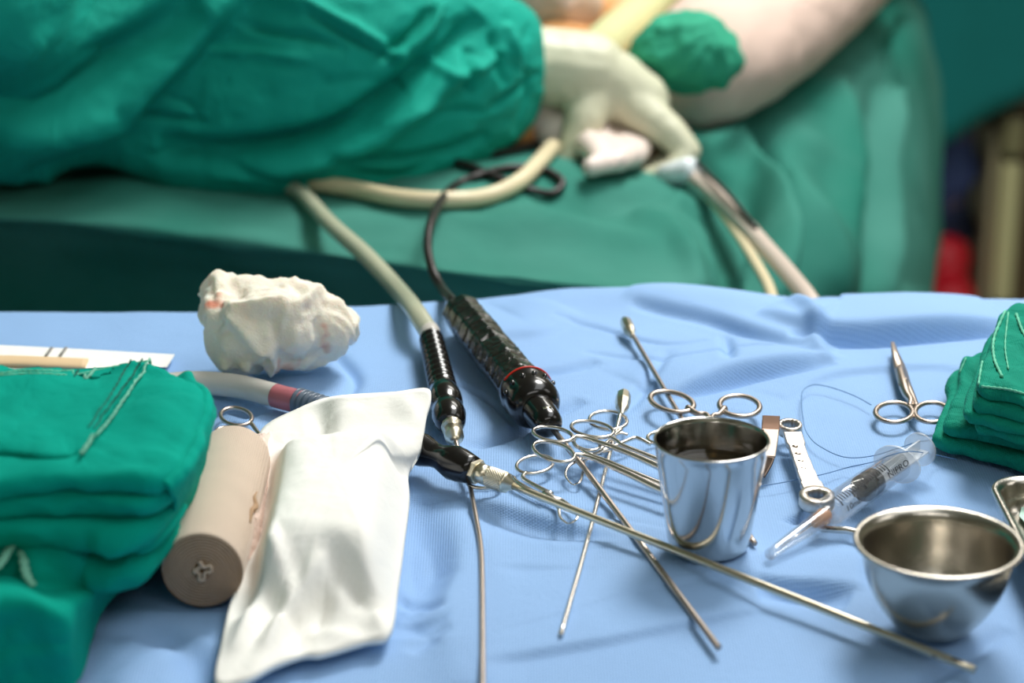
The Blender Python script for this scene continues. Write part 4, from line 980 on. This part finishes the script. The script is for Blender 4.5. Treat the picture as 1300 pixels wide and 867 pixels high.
# --- steel cup with liquid
cb0 = A(899, 697, 0); kk = mpp(899, 697, 0); rb_ = 50.5*kk; hc = .05
for _ in range(30):
    y_ = project((cb0.x, cb0.y, TZ+hc))[1]; hc += (y_-557)*kk*.9
rt_ = 73.3*(Vector((cb0.x, cb0.y, TZ+hc))-CAM).dot(CF)/FPX
cup = thing('steel_cup', 'tall polished steel cup half full of dark liquid', 'cup', (cb0.x, cb0.y, TZ+.001))
def revolve(c, prof, seg=96):
    V = []; F = []
    for r_, z in prof:
        for k in range(seg): a = 2*math.pi*k/seg; V.append(Vector((c.x+r_*math.cos(a), c.y+r_*math.sin(a), c.z+z)))
    return V, grid_faces(len(prof), seg, True)
cc_ = Vector((cb0.x, cb0.y, TZ+.001)); hh = hc-.001; th = .0011
tlt = (rt_-rb_)/hh
prof = [(.0003, .0006), (rb_-.004, .0006), (rb_-.001, .001), (rb_+.0002, .003)]+[(rb_+tlt*hh*f, hh*f) for f in (.1, .3, .5, .7, .9, .97)]+[(rt_+.0004, hh-.0006), (rt_+.0002, hh), (rt_-.0006, hh+.0002), (rt_-th-.0002, hh-.0006)]+[(rb_+tlt*hh*f-th, hh*f) for f in (.95, .8, .6, .4, .2, .06)]+[(rb_-.003, .003), (.0003, .003)]
V, F = revolve(cc_, prof); mesh_obj('cup_body', V, F, M['steel'], cup)
zl = hh*.72; rl = rb_+tlt*zl-th-.0002
V, F = revolve(cc_, [(.0003, .0035), (rb_-.004, .0035), (rl*.9, zl*.5), (rl, zl), (rl-.0006, zl-.0003), (.0003, zl-.0003)])
V, F = revolve(cc_, [(rl, zl+.0004), (rl-.0008, zl-.0004), (.0003, zl-.0004), (.0003, zl-.002), (rl-.002, zl-.002), (rl-.0002, zl-.0003), (rl, zl+.0004)])
tag(mesh_obj('liquid', V, F, M['liquid']), 'dark brownish liquid standing inside the tall steel cup', 'liquid')

# --- low steel bowl
cb1 = A(1184, 797, 0); kk = mpp(1184, 797, 0); rb2 = 50*kk; hb = .05
for _ in range(30):
    y_ = project((cb1.x, cb1.y, TZ+hb))[1]; hb += (y_-687)*kk*.9
kt = (Vector((cb1.x, cb1.y, TZ+hb))-CAM).dot(CF)/FPX; rt2 = 108*kt
bo = thing('steel_bowl', 'wide round empty steel bowl with rolled lip beside the tray', 'bowl', (cb1.x, cb1.y, TZ+.001))
cc_ = Vector((cb1.x, cb1.y, TZ+.001)); hh = hb-.001; ro = rt2-.0052
outer = [(rb2-.003, .0004), (rb2-.0008, .0010)]+[(rb2+(ro-rb2)*(1-(1-f)**2.1), .002+(hh-.006)*f) for f in [i/12 for i in range(1, 13)]]
prof = [(.0003, .0012), (rb2*.8, .0012)]+outer+[(ro+.0012, hh-.0028), (ro+.0035, hh-.0018), (ro+.005, hh-.0012), (rt2, hh-.0004), (rt2-.0004, hh+.0004), (ro+.003, hh+.0004), (ro+.001, hh-.0010), (ro-.0008, hh-.0035)]
inner = [(r_-.0011, z+.0006) for r_, z in outer[::-1] if z < hh-.006]; prof += inner+[(.0003, .0026)]
V, F = revolve(cc_, prof, 112); mesh_obj('bowl_body', V, F, M['steel_b'], bo)

# --- rectangular tray on the right edge
ty = thing('steel_tray', 'steel tray with rolled rim and a pale green label, cut off at the right', 'tray', A(1340, 700, 0))
hT = .022
def rr_rect(c, ux, uy, w, d, rad, h, n=10):
    out = []
    for sx, sy, a0 in ((1, 1, 0), (-1, 1, 90), (-1, -1, 180), (1, -1, 270)):
        for k in range(n+1):
            a = math.radians(a0+90*k/n); out.append(Vector(c)+ux*(sx*(w-rad)+rad*math.cos(a))+uy*(sy*(d-rad)+rad*math.sin(a))+Vector((0, 0, h)))
    return out
cr = A(1250, 603, hT); e2 = A(1312, 724, hT); uy = (cr-e2); uy.z = 0; uy.normalize(); ux = Vector((uy.y, -uy.x, 0)); w_ = .10; d__ = .125
ctr = cr+ux*w_-uy*d__; ctr.z = TZ
V = []; N_ = 44
levels = [(1.0-.014/w_, .0012, .010), (1.0-.006/w_, .004, .014), (1.0-.004/w_, hT-.002, .016), (1, hT-.0028, .018)]
def ringat(inset, h, rad): return rr_rect(ctr, ux, uy, w_-inset, d__-inset, rad, h)
lv = [(.012, .0012, .012), (.0075, .0025, .014), (.006, hT*.5, .016), (.0045, hT-.003, .017), (.0030, hT-.0032, .018), (.0004, hT-.0036, .019), (0, hT-.002, .019), (.0006, hT-.0004, .019), (.0020, hT, .018), (.0040, hT-.0008, .017), (.0058, hT-.003, .016), (.0074, hT*.5, .014), (.009, .0045, .013), (.013, .003, .010)]
for q in lv: V += ringat(*q)
N_ = len(ringat(0, 0, .01)); F = grid_faces(len(lv), N_, True)+[tuple((len(lv)-1)*N_+k for k in range(N_)), tuple(range(N_))[::-1]]
mesh_obj('tray_body', V, F, M['steel_b'], ty)
lp = [(1287, 611), (1345, 611), (1360, 690), (1322, 690), (1302, 664), (1294, 655), (1297, 644), (1290, 632)]
V = [A(x, y, .0062) for x, y in lp]+[A(x, y, .0056) for x, y in lp]; n8 = len(lp)
F = [tuple(range(n8)), tuple(range(n8, 2*n8))[::-1]]+[(i, (i+1) % n8, n8+(i+1) % n8, n8+i) for i in range(n8)]
lbs = mesh_obj('label_sheet', V, F, M['label'], ty, smooth=False)
random.seed(5)
b = MB()
for row in range(2):
    x = 1291
    while x < 1330:
        w2 = random.uniform(1.0, 2.6); y = 619+row*4.5; q = [A(x, y, .0064), A(x+w2, y, .0064), A(x+w2+.3, y+2.2, .0064), A(x+.3, y+2.2, .0064)]; b.add(q, [(0, 1, 2, 3)]); x += w2+.8
b.build('printed_text', mat('blue_grey_print', '#5f8796', .7), lbs, smooth=False)

# --- angled retractor plate behind the cup
rtr = thing('retractor', 'narrow angled steel retractor blade between the cup and the wrench', 'retractor', A(976, 600, 0))
def strip(name, pts, width, thick, m, parent, n=8):
    P_ = [A(*p) for p in pts]; P_ = catmull(P_, n); b = MB(); V = []; N_ = len(P_)
    for i, p in enumerate(P_):
        t_ = (P_[min(i+1, N_-1)]-P_[max(i-1, 0)]).normalized(); s_ = t_.cross(Vector((0, 0, 1))).normalized(); u2 = s_.cross(t_)
        w = width[min(i*len(width)//N_, len(width)-1)] if isinstance(width, list) else width
        V += [p-s_*w-u2*thick, p+s_*w-u2*thick, p+s_*w+u2*thick, p-s_*w+u2*thick]
    F = []
    for i in range(N_-1):
        for k in range(4): l = (k+1) % 4; F.append((i*4+k, i*4+l, (i+1)*4+l, (i+1)*4+k))
    F += [(0, 1, 2, 3), tuple((N_-1)*4+k for k in range(4))[::-1]]
    o = mesh_obj(name, V, F, m, parent, smooth=False); bevel(o, .0006); return o
strip('plate', [(979, 529, .009), (978.5, 538, .0105), (978, 547, .011)], .0054, .0009, mat('bronze_toned_steel', '#a78472', .3, 1.0), rtr)
strip('shank', [(979, 546, .011), (977, 562, .010), (974, 580, .009)], .0048, .0009, M['steel_d'], rtr)
strip('blade', [(974, 580, .009), (970, 590, .006), (962, 604, .002)], .0046, .0009, mat('dark_toned_steel', '#6a5a50', .35, 1.0), rtr)

# --- combination wrench
wr_ = thing('wrench', 'small chrome combination wrench lying left of the syringe', 'wrench', A(1020, 590, 0))
def annulus(c, ro, ri, z0, z1, nin=12, star=0.0, seg=72, sc=(1, 1)):
    V = []
    for r_, z, inn in ((ro*.97, z0, 0), (ro, z0+.0006, 0), (ro, z1-.0008, 0), (ro*.95, z1, 0), (ri*1.06, z1, 1), (ri, z1-.0006, 1), (ri, z0, 1)):
        for k in range(seg):
            a = 2*math.pi*k/seg; q = r_*(1+(star*abs(math.sin(a*nin/2)) if inn else 0)); V.append(Vector((c.x+q*math.cos(a)*sc[0], c.y+q*math.sin(a)*sc[1], TZ+z)))
    F = grid_faces(7, seg, True)+[(6*seg+k, 6*seg+(k+1) % seg, (k+1) % seg, k) for k in range(seg)]; return V, F
cA = A(1003, 540.5, .009); V, F = annulus(cA, .0080, .0050, .004, .0105, 12, .10, sc=(.92, 1.12)); WM = mat('satin_chrome', '#cbc2b8', .38, 1.0); mesh_obj('ring_end', V, F, WM, wr_)
cB = A(1037, 632, .006); V, F = annulus(cB, .0110, .0052, .0015, .0085, 6, .10, sc=(.92, 1.12)); mesh_obj('open_end', V, F, WM, wr_)
o = strip('shaft', [(1006, 551, .0085), (1012, 570, .0078), (1020, 592, .007), (1027, 610, .0062), (1033, 622, .006)], [.0056, .0048, .0050, .0054, .0062], .0018, WM, wr_)
for i in range(5):
    f = i/4; x = 1009.5+f*14; y = 566+f*38; b = MB(); V, F = tube([A(x-3.4, y-.6, .0100-.0022*f), A(x+3.4, y+.6, .0100-.0022*f)], .0009, 8, flat=.35); b.add(V, F); b.build('embossed_mark', M['steel_d'], wr_)

# --- slotted rod end beside the bowl
t_ = thing('blunt_hook', 'short steel rod end with a slot showing left of the bowl under the syringe', 'hook', A(1060, 672, 0))
b = MB(); b.add(*tube([A(1040, 671, .003), A(1043, 671.5, .003), A(1075, 673, .003), A(1150, 690, .003), A(1205, 712, .0032)], [.0008, .0019, .0020, .0020, .0019], 14)); b.build('rod', I, t_)
b = MB(); b.add(*tube([A(1049, 670.8, .0046), A(1062, 671.6, .0046)], .0006, 8, flat=.5)); b.build('slot', M['dark'], t_)

# --- syringe
sy = thing('syringe', 'clear plastic syringe with black stopper and capped orange needle', 'syringe', A(1090, 620, 0))
rB = .0090
s0 = A(1051, 652, .0098); s1 = A(1138, 590, .0128); ax = (s1-s0).normalized(); sd = ax.cross(Vector((0, 0, 1))).normalized(); up_ = sd.cross(ax)
def ax_pt(f): return s0+(s1-s0)*f
def shell(prof_o, prof_i, seg=48):
    V = []; prof = prof_o+prof_i[::-1]
    for f, r_ in prof:
        c = ax_pt(f)
        for k in range(seg): a = 2*math.pi*k/seg; V.append(c+sd*math.cos(a)*r_+up_*math.sin(a)*r_)
    F = grid_faces(len(prof), seg, True); n_ = len(prof)-1
    F += [(n_*seg+k, n_*seg+(k+1) % seg, (k+1) % seg, k) for k in range(seg)]
    return V, F
V, F = shell([(-.01, .0030), (.0, .0075), (.02, rB), (1.0, rB)], [(.02, .0008), (.03, .0070), (.05, rB-.0009), (1.0, rB-.0009)]); brl = mesh_obj('barrel', V, F, M['clear'], sy)
b = MB()
fl = []
for k in range(48):
    a = 2*math.pi*k/48; fl.append((math.cos(a)*.0150, math.sin(a)*.0112))
V = []
for dz in (0, .0016):
    for x, y in fl: V.append(s1+ax*dz+sd*x+up_*y)
F = [tuple(range(48)), tuple(range(48, 96))[::-1]]+[(k, (k+1) % 48, 48+(k+1) % 48, 48+k) for k in range(48)]
mesh_obj('finger_flange', V, F, M['frost'], sy, smooth=False)
V, F = lathe(ax_pt(.47), ax_pt(.66), [(0, .0020), (.15, .0078), (.2, .0080), (.35, .0080), (.36, .0074), (.6, .0074), (.61, .0080), (.98, .0080), (1, .006)], 40); mesh_obj('stopper', V, F, M['rubber'], sy)
pe = A(1167, 571, .0148)
b = MB(); st = ax_pt(.66)
for q in (0, math.pi/2):
    w1 = sd*math.cos(q)+up_*math.sin(q); w2 = up_*math.cos(q)-sd*math.sin(q); V = []
    for c in (st, pe):
        for a_, b_ in ((-1, -1), (1, -1), (1, 1), (-1, 1)): V.append(c+w1*a_*.0062+w2*b_*.0006)
    b.add(V, [(0, 1, 2, 3), (7, 6, 5, 4), (0, 4, 5, 1), (1, 5, 6, 2), (2, 6, 7, 3), (3, 7, 4, 0)])
b.build('plunger', M['frost'], sy, smooth=False)
V, F = lathe(pe, pe+ax*.0018, [(0, .0095), (.1, .0102), (.9, .0102), (1, .0095)], 48); mesh_obj('thumb_plate', V, F, M['frost'], sy)
h0 = ax_pt(-.01); hb_ = A(1034, 664, .0080); tp = A(977, 704, .0048)
b = MB(); b.add(*lathe(h0, hb_, [(0, .0036), (.25, .0048), (.6, .0044), (1, .0030)], 24)); b.build('needle_hub', M['orange'], sy)
b = MB(); b.add(*tube([hb_, tp+(hb_-tp)*.25], .0004, 8)); b.build('needle', M['steel'], sy)
V, F = tube([h0+(tp-h0)*f for f in (0, .1, .3, .6, .9, 1)]+[h0+(tp-h0)*f for f in (.97, .9, .6, .3, .1, .01)], [.0054, .0053, .0047, .0040, .0033, .0034, .0024, .0026, .0033, .0040, .0046, .0047], 28, cap=False); mesh_obj('needle_cap', V, F, M['clear'], sy)
# graduation marks and maker's lettering on the barrel, facing the viewer and the front
def on_barrel(f, th, r_=rB+.00012): return ax_pt(f)+sd*math.cos(th)*r_+up_*math.sin(th)*r_
b = MB(); TH = math.radians(80)
for i in range(21):
    f = .05+i*.034; l = .75 if i % 5 == 0 else .5; V = []
    for ff in (f-.0075, f+.0075):
        for q in range(5): V.append(on_barrel(ff, TH-l*q/4))
    b.add(V, [(q, q+1, 5+q+1, 5+q) for q in range(4)])
b.build('graduation_marks', M['ink'], brl, smooth=False)
def barrel_text(txt, f0, th0, size):
    cu = bpy.data.curves.new('t', 'FONT'); cu.body = txt; cu.size = size; cu.resolution_u = 3; o_ = bpy.data.objects.new('t', cu); COL.objects.link(o_)
    me = bpy.data.meshes.new_from_object(o_.evaluated_get(bpy.context.evaluated_depsgraph_get())); L1 = (s1-s0).length
    V = []
    for v in me.vertices: V.append(on_barrel(f0+1.5*v.co.x/L1, th0+v.co.y/rB, rB+.00015))
    F = [tuple(p.vertices) for p in me.polygons]; bpy.data.objects.remove(o_); return mesh_obj('printed_lettering', V, F, M['ink'], brl, smooth=False)
barrel_text('NIPRO', .69, math.radians(18), .0052)
barrel_text('10mL', .07, math.radians(8), .0048)

# --- suture
b = MB(); pts = [(1106, 514), (1090, 505), (1071, 497), (1048, 490), (1030, 489), (1018, 500), (1020, 535), (1026, 552), (1040, 566), (1071, 580), (1106, 579), (1140, 569), (1165, 561), (1190, 558), (1215, 555)]
b.add(*tube(line([(x, y, .0016+(.014 if 1120 < x < 1170 else 0)) for x, y in pts], 8), .00032, 6)); o = b.build('suture', M['suture']); tag(o, 'fine blue thread looping across the drape from beside the scissors rings', 'thread')
b = MB(); pts = [(958, 618, .0016), (985, 614, .0016), (1010, 609, .0016), (1045, 602, .0016), (1078, 593, .0016), (1110, 586, .012), (1130, 578, .026), (1155, 573, .026), (1185, 577, .006), (1215, 583, .0016)]
b.add(*tube(line(pts, 8), .00032, 6)); o = b.build('suture', M['suture']); tag(o, 'fine blue thread passing behind the wrench and over the syringe plunger', 'thread')

# --- two green cloth bundles at the right
def bundle(label, pts, hz0, hz1, seed, seams, ribs):
    t_ = thing('folded_cloth', label, 'cloth', at(pts[0][0], pts[0][1], hz1)-Vector((0, 0, hz1-hz0)))
    O_ = gout(hz1, pts)
    def dsp(v):
        n_ = raised(v+Vector((seed, 0, 0)), .0022, 22); v = Vector(v); v.z += n_+(.0012*math.sin(v.x*300+v.y*150+3*noise.noise(v*25)) if v.z > TZ+hz1-.008 else 0); v.x += n_; v.y += n_; return v
    n = max(1, round((hz1-hz0)/.0085)); step = (hz1-hz0)/n; tops = None
    for i in range(n):
        sh2 = .004*math.sin(seed*3+i*2.2); OO = [(x+sh2, y+abs(sh2)*.6) for x, y in O_]
        V, F = slab(OO, TZ+hz0+i*step, TZ+hz0+(i+1)*step+.0006, step*.5, 10, 12, dsp); mesh_obj('fold', V, F, M['green2'], t_)
        tops = BVHTree.FromPolygons([tuple(v) for v in V], F)
    for pts_, rad in seams:
        P_ = catmull([(x, y, 0) for x, y in pts_], 16); pp = []
        for q in P_:
            d = ray(q.x, q.y).normalized(); h, n__, i_, di = tops.ray_cast(CAM, d)
            if h is not None: pp.append(h+Vector((0, 0, .0008)))
        if len(pp) > 3: b = MB(); b.add(*tube(pp, [rad*(1+.3*math.sin(i*1.9)) for i in range(len(pp))], 6)); b.build('stitched_hem', M['thread'], t_)
    return t_
bundle('folded green cloth lying on the blue drape under the other green cloth at the right', [(1224, 450), (1210, 486), (1197, 520), (1198, 536), (1260, 548), (1330, 570), (1440, 590), (1480, 540), (1470, 450), (1350, 440)], .001, .022, 1.7,
       [([(1226, 456), (1212, 490), (1204, 522)], .0005), ([(1236, 498), (1230, 528), (1250, 540), (1300, 556), (1360, 572)], .0009), ([(1243, 498), (1238, 522), (1258, 532), (1300, 544)], .0006)], 0)
bundle('folded green cloth on top of the other one at the right edge', [(1270, 392), (1254, 430), (1238, 470), (1236, 492), (1262, 497), (1300, 506), (1400, 520), (1470, 500), (1480, 400), (1400, 384), (1320, 382)], .023, .054, 4.9,
       [([(1276, 396), (1262, 430), (1262, 456), (1272, 480)], .0009), ([(1252, 440), (1246, 465), (1242, 490)], .0007), ([(1290, 400), (1300, 425), (1320, 450)], .0009), ([(1246, 492), (1280, 496), (1310, 504)], .0007), ([(1280, 398), (1276, 440), (1280, 470)], .0005)], 0)

for pre, grp in (('forceps', 'ring-handled forceps on the blue drape'), ('towel_clip', 'towel clips among the rings'), ('probe', 'thin probes crossing the blue drape'), ('folded_cloth', 'folded green cloths at the right'), ('suture', 'suture threads on the drape'), ('surgical_drape', 'surgical drapes')):
    for o in bpy.data.objects:
        if o.parent is None and o.name.split('.')[0] == pre: o['group'] = grp
